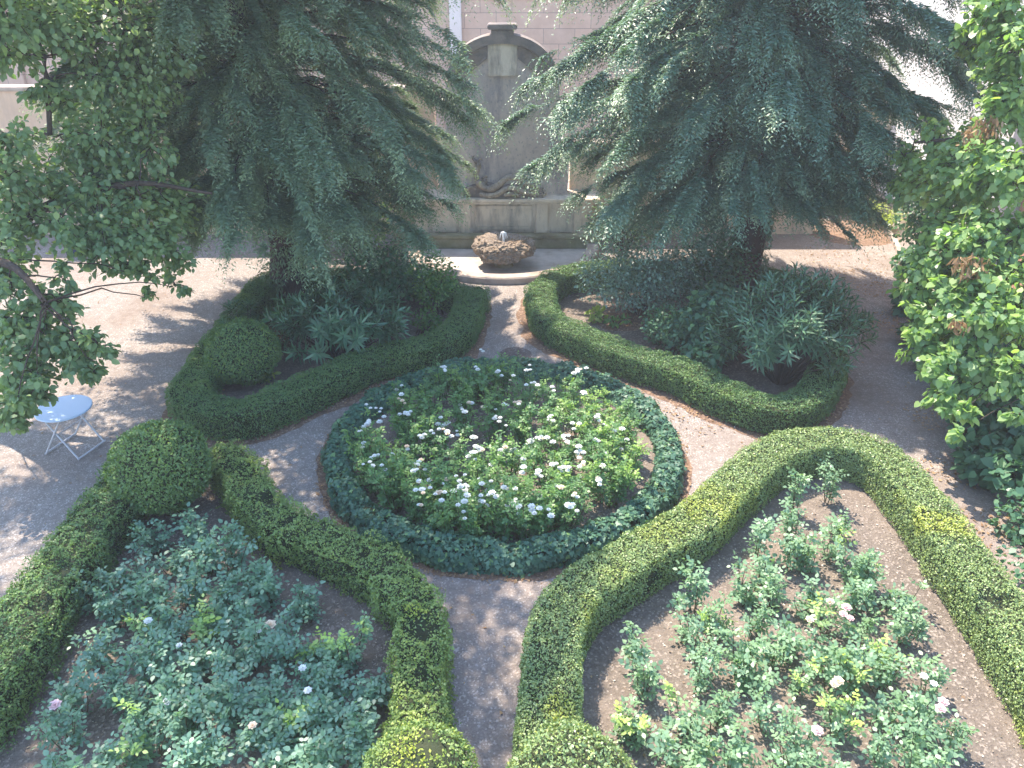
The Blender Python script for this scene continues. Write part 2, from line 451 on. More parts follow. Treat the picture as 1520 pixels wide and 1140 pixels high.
def hedge(name, line, width, h, label, mat, group, closed=False, dens=2600, seed=1, size=0.028, spots=(), holes=(), gap=0.10, rough=0.035, yngbase=0.0, patch=0.0):
    """clipped hedge swept along a ground centre line"""
    P = resample(line, 0.06, closed)
    m = len(P)
    T = np.gradient(P[:, :2], axis=0)
    if closed:
        T[0] = P[1, :2] - P[-2, :2]; T[-1] = T[0]
    T = unit(T)
    S = np.stack([-T[:, 1], T[:, 0], np.zeros(m)], 1)
    # cross-section: rounded box
    rc = 0.035
    prof = [(-.5, 0.02), (-.52, h * .5), (-.5, h - rc), (-.5 + rc * .35 / width, h - rc * .3), (-.5 + rc / width, h), (0, h + .012), (.5 - rc / width, h), (.5 - rc * .35 / width, h - rc * .3), (.5, h - rc), (.52, h * .5), (.5, 0.02)]
    prof = np.array(prof); k = len(prof)
    pd = np.r_[0, np.cumsum(np.hypot(np.diff(prof[:, 0]) * width, np.diff(prof[:, 1])))]
    ends = np.ones(m)
    sl = np.arange(m) * 0.06
    if not closed:
        dd = np.minimum(sl, sl[::-1])
        ends = np.sqrt(np.clip(1 - (1 - np.clip(dd / 0.22, 0, 1)) ** 2, 0.02, 1))
    def point(si, ti, inset=0.0):
        i0 = np.clip(np.floor(si).astype(int), 0, m - 2); f = (si - i0)[:, None]
        base = P[i0] * (1 - f) + P[i0 + 1] * f
        sd_ = unit(S[i0] * (1 - f) + S[i0 + 1] * f)
        e = ends[i0] * (1 - f[:, 0]) + ends[i0 + 1] * f[:, 0]
        u = np.interp(ti, pd, prof[:, 0]); z = np.interp(ti, pd, prof[:, 1])
        u2 = np.interp(ti + .01, pd, prof[:, 0]); z2 = np.interp(ti + .01, pd, prof[:, 1])
        u1 = np.interp(ti - .01, pd, prof[:, 0]); z1 = np.interp(ti - .01, pd, prof[:, 1])
        du, dz = (u2 - u1) * width, (z2 - z1)
        nu, nz = -dz, du
        Nv = unit(sd_ * nu[:, None] + np.array([0, 0, 1.0]) * nz[:, None])
        pos = np.zeros((len(si), 3)); pos[:, :2] = base[:, :2]
        pos += sd_ * (u * width * e)[:, None]; pos[:, 2] += z * (0.75 + .25 * e)
        return pos + Nv * (-inset), Nv
    # woody core
    gi, gj = np.meshgrid(np.arange(m), np.arange(k), indexing='ij')
    tt = pd[gj.ravel()]; ss = np.minimum(gi.ravel().astype(float), m - 1.0001)
    core, cn = point(ss, np.clip(tt, .011, pd[-1] - .011), 0.055)
    core += cn * (vnoise(core, 9, seed)[:, None] - .5) * 0.05
    for q, rad in holes:
        dd_ = np.clip(1.3 - np.linalg.norm(core - q, axis=1) / rad, 0, 1)
        core[:, 2] -= dd_ * .16 * (.6 + .8 * vnoise(core, 20, seed + 2))
    core[:, 2] = np.maximum(core[:, 2], .01)
    idx = (gi * k + gj)
    F = np.stack([idx[:-1, :-1], idx[1:, :-1], idx[1:, 1:], idx[:-1, 1:]], -1).reshape(-1, 4)
    c = P[:, :2].mean(0)
    root = empty(name, (P[m // 2, 0], P[m // 2, 1], 0), label, "hedge", group)
    link("twigs", raw_mesh("twigs", core, F, True), root, M['twig'])
    # leaves
    length = (m - 1) * 0.06
    n = int(length * pd[-1] * dens)
    s_ = rng.random(n) * (m - 1.001); t_ = rng.random(n) * (pd[-1] - .03) + .015
    pos, nv = point(s_, t_)
    bump = (vnoise(pos, 2.6, seed + 3) - .5) * rough * 1.6 + (vnoise(pos, 9.0, seed + 4) - .5) * rough * 1.6 + (vnoise(pos, 24.0, seed + 5) - .5) * rough
    keep = (vnoise(pos, 6.5, seed + 9) * .55 + vnoise(pos, 15, seed + 8) * .45) > gap + .14
    keep |= rng.random(n) < .12
    hole = np.zeros(n)
    for q, rad in holes:
        d = np.linalg.norm((pos - q) * [1, 1, 1.0], axis=1) / rad + (vnoise(pos, 12, seed + 31) - .5) * .9
        hole = np.maximum(hole, np.clip(1.25 - d, 0, 1))
    keep &= rng.random(n) > hole * 1.4
    pos = pos + nv * (bump + rng.normal(0, .009, n) - hole * .05)[:, None]
    pos, nv = pos[keep], nv[keep]; n = len(pos)
    y = np.full(n, yngbase) + rng.random(n) ** 8 * .35
    nz = vnoise(pos, 1.1, seed + 12)
    y += np.clip((nz - .62) * 4, 0, 1) * patch
    for q, rad, amt in spots:
        d = np.linalg.norm((pos - q), axis=1) / rad + (vnoise(pos, 5, seed + 21) - .5) * 1.5
        y = np.maximum(y, np.clip(1.45 - d, 0, 1) * amt * (0.35 + .55 * rng.random(n)))
    nn = unit(nv * 0.9 + rng.normal(0, .55, (n, 3)))
    dv = unit(np.cross(nn, rdir(n)) + nv * .25)
    lv = Leaves(KITE)
    n2 = int(length * pd[-1] * 1500)
    p2, v2 = point(rng.random(n2) * (m - 1.001), rng.random(n2) * (pd[-1] - .03) + .015, 0.05)
    p2 = p2 + rng.normal(0, .012, (n2, 3))
    for q, rad in holes:
        kk = np.linalg.norm(p2 - q, axis=1) > rad * (.8 + .6 * vnoise(p2, 12, 77)); kk |= rng.random(len(p2)) < .4; p2, v2 = p2[kk], v2[kk]
    n2 = len(p2)
    nn2 = unit(v2 * .5 + rng.normal(0, .7, (n2, 3)))
    lv.add(p2, unit(np.cross(nn2, rdir(n2)) + v2 * .4), nn2, size * (.7 + .6 * rng.random(n2)), size * .6, None, rng.random(n2) ** 8 * .3)
    sz = size * (0.7 + .6 * rng.random(n))
    r_ = np.clip(vnoise(pos, 3, seed + 40) * .6 + rng.random(n) * .55 - .08, 0, 1)
    lv.add(pos - dv * sz[:, None] * .5, dv, nn, sz, sz * .62, r_, y)
    lv.build("foliage", mat, root)
    return P

def pl(pts, h=0.0):
    """list of (px,py[,z]) to ground points"""
    return np.array([np.r_[G(p[0], p[1], p[2] if len(p) > 2 else h)[:2], 0] for p in pts])

HG = "clipped box hedges around the beds"
HF = 0.56
# front right: outer edge of the top
fr_edge = pl([(764, 1120), (767, 1075), (774, 1000), (781, 940), (797, 892), (829, 851), (884, 815), (945, 780), (1000, 752), (1070, 692), (1116, 656), (1158, 639), (1210, 631), (1275, 638), (1337, 664), (1380, 705), (1417, 745), (1461, 805), (1514, 872), (1590, 975), (1680, 1110)], HF)
fr_line = offset_line(resample(fr_edge, 0.15), -0.28)
S_ = lambda px, py, z, r, a: (G(px, py, z), r, a)
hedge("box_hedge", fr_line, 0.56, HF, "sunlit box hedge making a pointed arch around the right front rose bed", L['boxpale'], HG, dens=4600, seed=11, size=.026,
      spots=[S_(1050, 748, HF, .42, .75), S_(990, 790, HF, .30, .55), S_(1100, 740, .4, .25, .5), S_(1390, 772, HF, .28, .85), S_(1330, 735, HF, .22, .5), S_(880, 905, HF, .22, .55), S_(838, 1052, HF, .16, .8), S_(900, 850, HF, .22, .45), S_(1352, 838, .3, .12, .7)],
      holes=[(G(1437, 897, HF), .17), (G(1478, 888, HF), .15), (G(1360, 778, HF), .07), (G(1345, 830, .4), .08), (G(972, 862, .3), .14)], gap=.05, rough=.03, yngbase=.06, patch=.25)
# front left, path side
fl_edge = pl([(322, 648), (356, 658), (384, 684), (405, 720), (434, 747), (480, 765), (545, 792), (592, 816), (628, 850), (648, 875), (657, 899), (661, 935), (662, 970), (664, 1034), (665, 1075), (666, 1120)], HF)
fl_line = offset_line(resample(fl_edge, 0.15), -0.25)
hedge("box_hedge", fl_line, 0.50, HF, "patchy box hedge with gaps between the left front rose bed and the path", L['box'], HG, dens=3900, seed=23, size=.029,
      spots=[S_(375, 690, HF, .2, .5), S_(612, 912, HF, .12, .8), S_(605, 940, HF, .08, .7), S_(650, 990, HF, .12, .4), S_(505, 835, HF, .22, .3)],
      holes=[(G(626, 933, HF), .17), (G(395, 735, HF), .14), (G(372, 752, .4), .12), (G(625, 1000, HF), .09), (G(430, 770, HF), .10), (G(470, 765, HF), .08), (G(613, 892, HF), .06), (G(355, 700, HF), .09), (G(540, 820, HF), .06)], gap=.12, rough=.10, yngbase=.05, patch=.3)
# front left, yard side
fy_edge = pl([(196, 662), (168, 684), (120, 735), (82, 780), (50, 825), (8, 880), (-60, 975), (-150, 1090)], HF)
fy_line = offset_line(resample(fy_edge, 0.15), 0.31)
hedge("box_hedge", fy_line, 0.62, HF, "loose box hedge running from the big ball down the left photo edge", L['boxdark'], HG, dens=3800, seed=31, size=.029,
      spots=[S_(95, 830, HF, .3, .35), S_(60, 905, HF, .25, .3), S_(25, 1010, .4, .4, .35), S_(150, 770, HF, .2, .3)],
      holes=[(G(60, 900, HF), .16), (G(95, 845, HF), .08)], gap=.11, rough=.09, patch=.2)
HB = 0.48
# back right loop (ground outline)
br_out = pl([(783, 455), (784, 478), (792, 502), (820, 520), (854, 537), (900, 556), (950, 573), (1000, 590), (1042, 612), (1105, 640), (1160, 650), (1215, 632), (1243, 596), (1246, 548), (1234, 500), (1205, 455), (1150, 428), (1060, 418), (960, 415), (880, 416), (815, 430)])
br_line = offset_line(resample(br_out, 0.15, True), 0.28, True)[:-1][::3]
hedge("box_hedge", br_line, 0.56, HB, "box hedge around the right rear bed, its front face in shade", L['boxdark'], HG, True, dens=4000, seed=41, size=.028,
      spots=[S_(1015, 560, HB, .28, .3), S_(870, 480, HB, .2, .2), S_(1075, 585, HB, .15, .3)], gap=.06, rough=.05, patch=.1)
# back left loop
bl_out = pl([(718, 452), (718, 476), (711, 502), (691, 530), (648, 549), (604, 559), (559, 572), (505, 598), (440, 628), (372, 656), (320, 655), (275, 640), (254, 615), (258, 560, HB), (285, 522, HB), (311, 488, HB), (340, 452, HB), (366, 420, HB), (398, 402, HB), (470, 398, HB), (560, 398, HB), (640, 402, HB), (695, 425, HB)])
bl_line = offset_line(resample(bl_out, 0.15, True), -0.29, True)[:-1][::3]
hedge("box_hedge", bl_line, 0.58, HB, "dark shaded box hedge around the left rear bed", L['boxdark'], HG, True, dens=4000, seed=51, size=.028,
      spots=[S_(290, 570, HB, .3, .3), S_(360, 440, HB, .25, .35), S_(450, 560, HB, .1, .3)], gap=.06, rough=.045, patch=.1)

# soil of the beds (sheets reach under the hedges)
def bed(name, pts, z=0.005):
    o = slab_poly(name, pts, z, M['soil']); tag(o, kind='structure'); return o
frp = resample(fr_line, .25)
bed("bed_soil", [tuple(p[:2]) for p in frp])
c0 = fl_line[::3]; c1 = fy_line[::3]
bed("bed_soil", [tuple(p[:2]) for p in np.vstack([c0[::-1], c1])])
bed("bed_soil", [tuple(p[:2]) for p in resample(br_line, .3, True)[:-1]])
bed("bed_soil", [tuple(p[:2]) for p in resample(bl_line, .3, True)[:-1]])
bm = bmesh.new()
rings, seg = 10, 48
prev = None
for i in range(rings + 1):
    r_ = RR * .93 * i / rings
    z = 0.012 + 0.12 * (1 - (i / rings) ** 2)
    cur = [bm.verts.new((RC[0] + r_ * math.cos(a), RC[1] + r_ * math.sin(a), z + random.uniform(-.008, .008))) for a in np.linspace(0, 2 * math.pi, seg + 1)[:-1]] if i else [bm.verts.new((RC[0], RC[1], z))]
    if prev:
        for j in range(seg):
            if len(prev) == 1: bm.faces.new((prev[0], cur[j], cur[(j + 1) % seg]))
            else: bm.faces.new((prev[j], cur[j], cur[(j + 1) % seg], prev[(j + 1) % seg]))
    prev = cur
o = bm_obj("bed_soil", bm, M['soil'], smooth=True); tag(o, kind='structure')

# ------------------------------------------------------------------ ivy ring
def ivy_ring():
    root = empty("ivy_edging", (RC[0], RC[1], 0), "low ring of dark ivy edging the round rose bed", "ivy")
    n = 30000
    a = rng.random(n) * 2 * math.pi
    wdt, h = .35, .27
    t = rng.random(n) * (h + wdt + h * .8)
    u = np.where(t < h, RR, np.where(t < h + wdt, RR - (t - h), RR - wdt)); z = np.where(t < h, t, np.where(t < h + wdt, h, h - (t - h - wdt)))
    e = np.clip(np.minimum(np.abs(t - h), np.abs(t - h - wdt)) / .12, 0, 1)
    z -= (1 - e) * .025; u += np.where(t < h + wdt / 2, -1, 1) * (1 - e) * .03
    ca, sa = np.cos(a), np.sin(a)
    no = np.where((t < h)[:, None], np.stack([ca, sa, 0 * a + .3], 1), np.where((t < h + wdt)[:, None], np.array([[0, 0, 1.0]]), np.stack([-ca, -sa, 0 * a + .3], 1)))
    P = np.stack([RC[0] + u * ca, RC[1] + u * sa, z], 1)
    bmp = (vnoise(P, 3, 61) - .5) * .13 + (vnoise(P, 8, 62) - .5) * .10
    P = P + unit(no) * (bmp + rng.normal(0, .018, n))[:, None]
    P[:, 2] = np.maximum(P[:, 2], .015)
    nn = unit(no * 1.1 + np.array([0, 0, .5]) + rng.normal(0, .42, (n, 3)))
    dv = unit(np.cross(nn, rdir(n)) + np.array([0, 0, -.35]))
    s = .055 * (.6 + .8 * rng.random(n))
    y = np.clip(vnoise(P, 2.2, 66) - .55, 0, 1) * 1.6 * rng.random(n) + (rng.random(n) > .95) * .5
    lv = Leaves(IVYT); lv.add(P, dv, nn, s, s * 1.0, None, y)
    lv.build("foliage", L['ivy'], root)
    # woody mat under the leaves
    V = []; F = []; seg = 120
    prof = [(RR - .04, .0), (RR - .05, h - .08), (RR - .1, h - .05), (RR - wdt + .1, h - .05), (RR - wdt + .05, h - .08), (RR - wdt + .04, 0)]
    for i in range(seg):
        an = 2 * math.pi * i / seg
        for (r_, z_) in prof: V.append((RC[0] + r_ * math.cos(an), RC[1] + r_ * math.sin(an), z_))
    k = len(prof)
    for i in range(seg):
        for j in range(k - 1):
            F.append((i * k + j, ((i + 1) % seg) * k + j, ((i + 1) % seg) * k + j + 1, i * k + j + 1))
    link("twigs", raw_mesh("twigs", np.array(V), np.array(F), True), root, M['twig'])
ivy_ring()

# ------------------------------------------------------------------ topiary balls
def ball(cx, cy, cz, r, sq, label, mat, dens, seed, spots=(), holes=(), size=.03, stem=True, group="clipped topiary balls"):
    root = empty("topiary_ball", (cx, cy, 0), label, "topiary", group)
    n = int(4 * math.pi * r * r * dens)
    d = rdir(n); d = d[d[:, 2] > -.86]; n = len(d)
    P = np.array([cx, cy, cz]) + d * r * np.array([1, 1, sq])
    b = (vnoise(P, 2.6, seed + 8) - .5) * .16 + (vnoise(P, 6, seed) - .5) * .12 + (vnoise(P, 14, seed + 1) - .5) * .08 + (rng.random(n) > .985) * .07
    keep = vnoise(P, 9, seed + 2) * .6 + vnoise(P, 20, seed + 7) * .4 > .20
    hole = np.zeros(n)
    for q, rad in holes:
        hole = np.maximum(hole, np.clip(1.3 - np.linalg.norm(P - q, axis=1) / rad - (vnoise(P, 14, seed + 5) - .5), 0, 1))
    keep &= rng.random(n) > hole * 1.3
    P = P + d * (b * r + rng.normal(0, .014, n))[:, None]
    y = rng.random(n) ** 6 * .5
    for q, rad, amt in spots:
        y = np.maximum(y, np.clip(1.4 - np.linalg.norm(P - q, axis=1) / rad - (vnoise(P, 8, seed + 6) - .5) * .8, 0, 1) * amt * (.6 + .4 * rng.random(n)))
    P, d, y = P[keep], d[keep], y[keep]; n = len(P)
    nn = unit(d + rng.normal(0, .6, (n, 3))); dv = unit(np.cross(nn, rdir(n)) + d * .4)
    s = size * (.7 + .7 * rng.random(n))
    lv = Leaves(KITE); lv.add(P, dv, nn, s, s * .62, None, y); lv.build("foliage", mat, root)
    bm = bmesh.new(); bmesh.ops.create_icosphere(bm, subdivisions=3, radius=r * .93)
    for v in bm.verts: v.co = Vector((cx + v.co.x, cy + v.co.y, cz + v.co.z * sq))
    bm_obj("twigs", bm, M['twig'], root, smooth=True)
    if stem:
        tb = Tubes(7)
        for k in range(3):
            a = k * 2.1
            tb.add([(cx + .10 * math.cos(a), cy + .10 * math.sin(a), 0), (cx + .07 * math.cos(a), cy + .07 * math.sin(a), .25), (cx, cy, cz)], [.04, .035, .03])
        tb.build("stem", M['bark'], root)

p = G(242, 742, 0.25); ball(p[0] + .07, p[1] + .05, .74, .585, 1.0, "large clipped box ball at the top corner of the left front bed", L['boxdark'], 3600, 71, spots=[(np.array([p[0] + .1, p[1] - .4, 1.0]), .5, .15)], size=.036)
p = G(360, 572, 0.1); ball(p[0], p[1] + .30, .58, .60, .86, "shaded clipped box ball inside the left rear bed", L['boxdark'], 3600, 75, size=.032)
p = G(621, 1125, .8); ball(p[0], p[1], .48, .46, .95, "box ball with a yellow top at the end of the patchy left hedge", L['box'], 3000, 79, spots=[(np.array([p[0] - .02, p[1] - .02, .95]), .26, .75)], holes=[(np.array([p[0] + .12, p[1] + .05, .92]), .12), (np.array([p[0] + .05, p[1] + .22, .86]), .08)], size=.028)
p = G(850, 1140, .8); ball(p[0], p[1], .44, .55, .9, "pale sunlit box ball at the end of the right front hedge", L['boxpale'], 3000, 83, size=.028)

# ------------------------------------------------------------------ roses
ORD = ["first", "second", "third", "fourth", "fifth", "sixth", "seventh", "eighth", "ninth", "tenth", "eleventh", "twelfth", "thirteenth", "fourteenth", "fifteenth", "sixteenth"]

def bloom(parent, pos, r, mat, name="flower"):
    lv = Leaves(OVAL)
    for ring, (k, el, ln) in enumerate([(7, .25, 1.0), (6, .7, .85), (4, 1.2, .6)]):
        a = np.arange(k) * 2 * math.pi / k + rng.random() * 6
        tilt = np.array([0.0, -.45, .0])
        d = unit(np.stack([np.cos(a) * math.cos(el), np.sin(a) * math.cos(el), 0 * a + math.sin(el)], 1) + tilt * .3)
        nn = unit(np.stack([-np.cos(a) * math.sin(el), -np.sin(a) * math.sin(el), 0 * a + math.cos(el)], 1) + .15 * rng.normal(size=(k, 3)))
        lv.add(np.tile(pos, (k, 1)), d, nn, r * ln, r * .95 * ln)
    return lv.build(name, mat, parent)

def rose(name, x, y, z0, h, spread, nst, label, cat, group, mat, young=0.0, blooms=(), leafsize=.045, dens=1.0, seed=0, lean=None, bm_r=.05, petal=None):
    root = empty(name, (x, y, z0), label, cat, group)
    lv = Leaves(OVAL); tb = Tubes(4)
    tips = []
    for s in range(nst):
        a = rng.random() * 2 * math.pi
        rr = spread * (0.25 + .75 * rng.random())
        hh = h * (.6 + .45 * rng.random())
        b = np.array([x + .04 * math.cos(a), y + .04 * math.sin(a), z0])
        tip = np.array([x + rr * math.cos(a), y + rr * math.sin(a), z0 + hh])
        mid = b * .5 + tip * .5 + np.array([math.cos(a), math.sin(a), 0]) * rr * .08 + rng.normal(0, .03, 3)
        t = np.linspace(0, 1, 7)[:, None]
        C = (1 - t) ** 2 * b + 2 * t * (1 - t) * mid + t * t * tip
        tb.add(C, np.linspace(.007, .003, 7))
        tips.append(tip)
        nc = int((10 + 9 * hh / .5) * dens)
        tt = (1 - rng.random(nc) ** 1.35 * .85)
        cp = np.stack([np.interp(tt, t[:, 0], C[:, c]) for c in range(3)], 1)
        yv = young if rng.random() < .45 else young * .15
        az = rng.random(nc) * 2 * math.pi
        el = rng.normal(.25, .35, nc)
        rd = np.stack([np.cos(az) * np.cos(el), np.sin(az) * np.cos(el), np.sin(el)], 1)
        rl = leafsize * (1.5 + 1.1 * rng.random(nc))
        nn = unit(np.array([0, 0, 1.0]) + rng.normal(0, .38, (nc, 3)))
        sd_ = unit(np.cross(rd, nn))
        sz = leafsize * (.75 + .5 * rng.random(nc))
        rnd = np.clip(rng.normal(.5, .25, nc), 0, 1)
        yy = np.clip(yv * (tt ** 3) * (0.6 + .6 * rng.random(nc)), 0, 1)
        for (f, sd, sc) in ((1.0, 0, 1.1), (.62, 1, 1.0), (.62, -1, 1.0), (.25, 1, .8), (.25, -1, .8)):
            q = cp + rd * (rl * f)[:, None]
            dd = unit(rd * (.55 if sd else 1) + sd_ * sd * .85 + np.array([0, 0, -.12]) + rng.normal(0, .12, (nc, 3)))
            n2 = unit(nn + rng.normal(0, .22, (nc, 3)))
            lv.add(q, dd, n2, sz * sc, sz * sc * .68, np.clip(rnd + rng.normal(0, .1, nc), 0, 1), yy)
    lv.build("foliage", mat, root)
    tb.build("stems", M['stem'], root)
    for (pp, r_, pm) in blooms:
        bloom(root, np.asarray(pp), r_, pm)
    return root, tips

def labelled(items, bedname, what, nrow):
    """items: list of (x,y,look). gives each a label by row from the front and order from the left"""
    ys = np.array([i[1] for i in items])
    order = np.argsort(ys)
    rows = np.array_split(order, nrow)
    lab = [None] * len(items)
    for ri, rw in enumerate(rows):
        rw = sorted(rw, key=lambda q: items[q][0])
        for ci, q in enumerate(rw):
            lab[q] = f"{items[q][2]} {what}, {ORD[ci]} from left, {ORD[ri]} row from front, {bedname}"
    return lab

# --- round bed
tops = [(655,548),(707,554),(750,545),(785,560),(592,596),(640,586),(687,573),(734,580),(782,588),(825,580),(868,592),(545,640),(604,616),(647,632),(687,608),(734,620),(778,620),(817,620),(880,632),(905,640),(557,684),(592,660),(628,648),(667,660),(707,672),(754,672),(790,652),(837,656),(888,660),(916,674),(584,707),(624,695),(663,699),(691,713),(734,705),(774,703),(817,695),(857,699),(900,695),(628,735),(655,738),(687,735),(718,735),(750,727),(801,739),(829,731),(679,759),(711,755),(766,755),(793,759),(845,750),(817,768),(920,618),(900,604),(932,645),(930,672),(912,700),(860,604),(560,662),(548,664),(575,715),(602,730),(645,760),(740,765),(862,760),(720,556),(690,560),(850,572),(610,588),(670,556)]
blooms_px = [(717,522),(655,545),(661,551),(706,545),(738,553),(762,558),(787,549),(793,568),(798,572),(822,580),(862,548),(857,552),(868,585),(588,579),(592,592),(596,586),(550,606),(558,606),(570,619),(606,616),(601,612),(540,634),(536,640),(545,630),(540,658),(549,686),(553,692),(551,680),(582,677),(568,690),(604,663),(630,646),(625,683),(620,690),(619,697),(640,640),(650,630),(658,637),(662,630),(670,648),(678,640),(685,606),(690,612),(696,598),(700,672),(715,668),(708,664),(695,678),(736,618),(741,626),(760,668),(750,664),(770,676),(778,682),(790,652),(786,655),(797,650),(815,620),(820,625),(838,652),(842,656),(848,658),(861,670),(866,672),(858,674),(852,637),(890,625),(896,630),(888,655),(912,640),(885,690),(865,690),(860,693),(844,694),(834,700),(628,732),(626,727),(654,730),(660,731),(650,732),(690,728),(686,725),(694,722),(716,718),(712,712),(737,738),(725,735),(748,724),(754,727),(717,745),(764,750),(768,755),(762,746),(790,758),(793,762),(818,766),(843,750),(848,753),(857,738),(830,722),(800,738),(797,704),(775,702),(688,760),(680,750),(690,705),(663,712),(637,713),(720,604),(748,601),(770,600),(705,650),(730,690),(925,655),(905,660),(890,720),(888,710),(820,690),(803,652),(812,650),(625,750)]
bl_xyz = []
for (a, b) in blooms_px:
    zt = .72 + rng.normal(0, .06)
    bl_xyz.append(G(a, b, zt + (0.12 if b < 600 else 0)))
items = []
for (a, b) in tops:
    q = G(a, b, .62)
    dv = q[:2] - RC; dl = np.linalg.norm(dv)
    if dl > 2.05: q[:2] = RC + dv / dl * 2.05
    items.append([q[0], q[1], "white-flowered"])
own = [[] for _ in items]
for q in bl_xyz:
    i = int(np.argmin([(q[0] - it[0]) ** 2 + (q[1] - it[1]) ** 2 for it in items]))
    own[i].append(q)
for i, it in enumerate(items):
    nb = len(own[i])
    it[2] = "leafy bloomless" if nb == 0 else ("single-bloom white" if nb == 1 else ("few-bloom white" if nb < 4 else "heavily blooming white"))
labs = labelled(items, "round bed", "rose bush", 7)
for i, (x, y, lk) in enumerate(items):
    rr = math.hypot(x - RC[0], y - RC[1])
    z0 = 0.012 + .12 * (1 - (rr / (RR * .93)) ** 2)
    fx = (x - RC[0])
    tint = .6 if fx > .9 else .32  # sunlit right side of the bed put into a yellower leaf colour
    bls = []
    for q in own[i]:
        for k in range(rng.integers(2, 4)):
            bls.append((q + rng.normal(0, .055, 3) * (k > 0), .044 * (.6 + .6 * rng.random()), L['petalwhite'] if rng.random() > .12 else L['petalcream']))
    rose("rose_bush", x, y, z0, .66 + .12 * rng.random(), .30, 8, labs[i], "rose bush", "white roses in the round bed", L['rosewhite'], tint, bls, .040, 1.15)

# --- left front bed
ftops = [(221,791),(292,779),(185,854),(245,819),(300,819),(339,827),(371,850),(138,874),(221,874),(276,862),(335,874),(395,862),(450,886),(170,898),(134,949),(209,929),(260,910),(312,906),(355,914),(426,945),(371,953),(474,953),(517,953),(221,973),(276,977),(324,961),(182,1012),(245,1012),(316,1008),(379,1012),(426,1012),(485,1008),(541,1012),(107,1024),(197,1048),(268,1052),(332,1044),(391,1056),(446,1040),(489,1056),(87,1075),(217,1085),(395,1083),(525,1071),(130,1119),(193,1107),(304,1111),(414,1103),(474,1125),(525,1117),(250,1150),(110,1165)]
fbl = [((220,922),'petalwhite',.05),((401,928),'petalcream',.07),((82,1047),'petalpink',.065),((247,1043),'petalwhite',.05),((449,992),'petalwhite',.045),((457,1025),'petalwhite',.045),((385,937),'petalwhite',.03),((266,958),'petalwhite',.035),((375,1077),'petalcream',.045)]
yshoot = [(283,930),(228,945),(545,900),(460,1045),(230,1085),(475,960),(180,1115)]
def bed_roses(tops_, fbl_, yshoot_, bedname, group, zt, hmin, hmax, nrow, leafsz, tall=(), spr=.20, nst0=5, dens=1.0, lmat=None):
    items = []; 
    for (a, b) in tops_:
        q = G(a, b, zt); items.append([q[0], q[1], "green"])
    own = [[] for _ in items]
    for (pp, mt, r_) in fbl_:
        q = G(pp[0], pp[1], zt + .12)
        i = int(np.argmin([(q[0] - it[0]) ** 2 + (q[1] - it[1]) ** 2 for it in items])); own[i].append((q, r_, L[mt], mt))
    yl = [0.12] * len(items)
    for (a, b) in yshoot_:
        q = G(a, b, zt)
        i = int(np.argmin([(q[0] - it[0]) ** 2 + (q[1] - it[1]) ** 2 for it in items])); yl[i] = .95
    for i, it in enumerate(items):
        cn = {'petalwhite': 'white', 'petalcream': 'peach', 'petalpink': 'pink'}
        it[2] = (cn[own[i][0][3]] + "-flowered") if own[i] else ("yellow-shooting" if yl[i] > .5 else ("tall upright" if i in tall else "blue-green"))
    labs = labelled(items, bedname, "rose bush", nrow)
    for i, (x, y, lk) in enumerate(items):
        tl = i in tall
        h = hmin + (hmax - hmin) * rng.random()
        rose("rose_bush", x, y, .006, h * (1.25 if tl else (.78 + .4 * rng.random())), (.13 if tl else spr + .09 * rng.random()), 4 if tl else int(rng.integers(nst0, nst0 + 3)), labs[i], "rose bush", group, lmat or L['rose'], yl[i], [o_[:3] for o_ in own[i]], leafsz * (.9 + .25 * rng.random()), dens)
bed_roses(ftops, fbl, yshoot, "left front bed", "roses in the left front bed", .38, .40, .58, 7, .050, spr=.185)
# --- right front bed
rtops = [(1185,732),(1238,712),(1185,772),(1251,763),(1128,793),(1181,807),(1242,793),(1132,833),(1207,815),(1268,829),(1295,842),(1347,872),(1036,868),(1106,859),(1146,868),(1203,872),(1260,872),(1286,868),(1023,907),(1067,912),(1128,912),(1172,938),(1233,903),(1281,912),(1352,912),(953,947),(1045,956),(1102,956),(1154,947),(1216,956),(1264,964),(1321,956),(957,991),(1036,986),(1115,982),(1189,991),(1242,1004),(1277,986),(1317,991),(1387,1000),(935,1048),(957,1061),(1023,1048),(1067,1043),(1146,1043),(1203,1070),(1251,1052),(1321,1035),(1369,1035),(1382,1061),(1417,1078),(1014,1105),(1045,1118),(1093,1105),(1189,1114),(1321,1096),(1374,1109),(1140,1150),(1250,1150)]
rbl = [((1256,902),'petalpink',.06),((1252,912),'petalpink',.05),((1262,918),'petalpink',.045),((1244,1011),'petalcream',.06),((1238,1016),'petalcream',.045),((1400,1042),'petalpink',.055),((1396,1052),'petalpink',.055),((1213,1085),'petalpink',.06),((1371,1004),'petalwhite',.045),((1202,920),'petalcream',.05),((1232,893),'petalcream',.05),((1386,1015),'petalwhite',.04)]
rys = [(1210,812),(1245,795),(1240,905),(1280,912),(1268,985),(1325,950),(1025,1050),(1260,1070),(1045,1120),(935,1035),(1090,905),(1180,985),(1290,845)]
bed_roses(rtops, rbl, rys, "right front bed", "roses in the right front bed", .40, .40, .56, 8, .047, tall=(0, 1, 4, 12, 25), spr=.16, nst0=4, dens=.8, lmat=L['rosesun'])

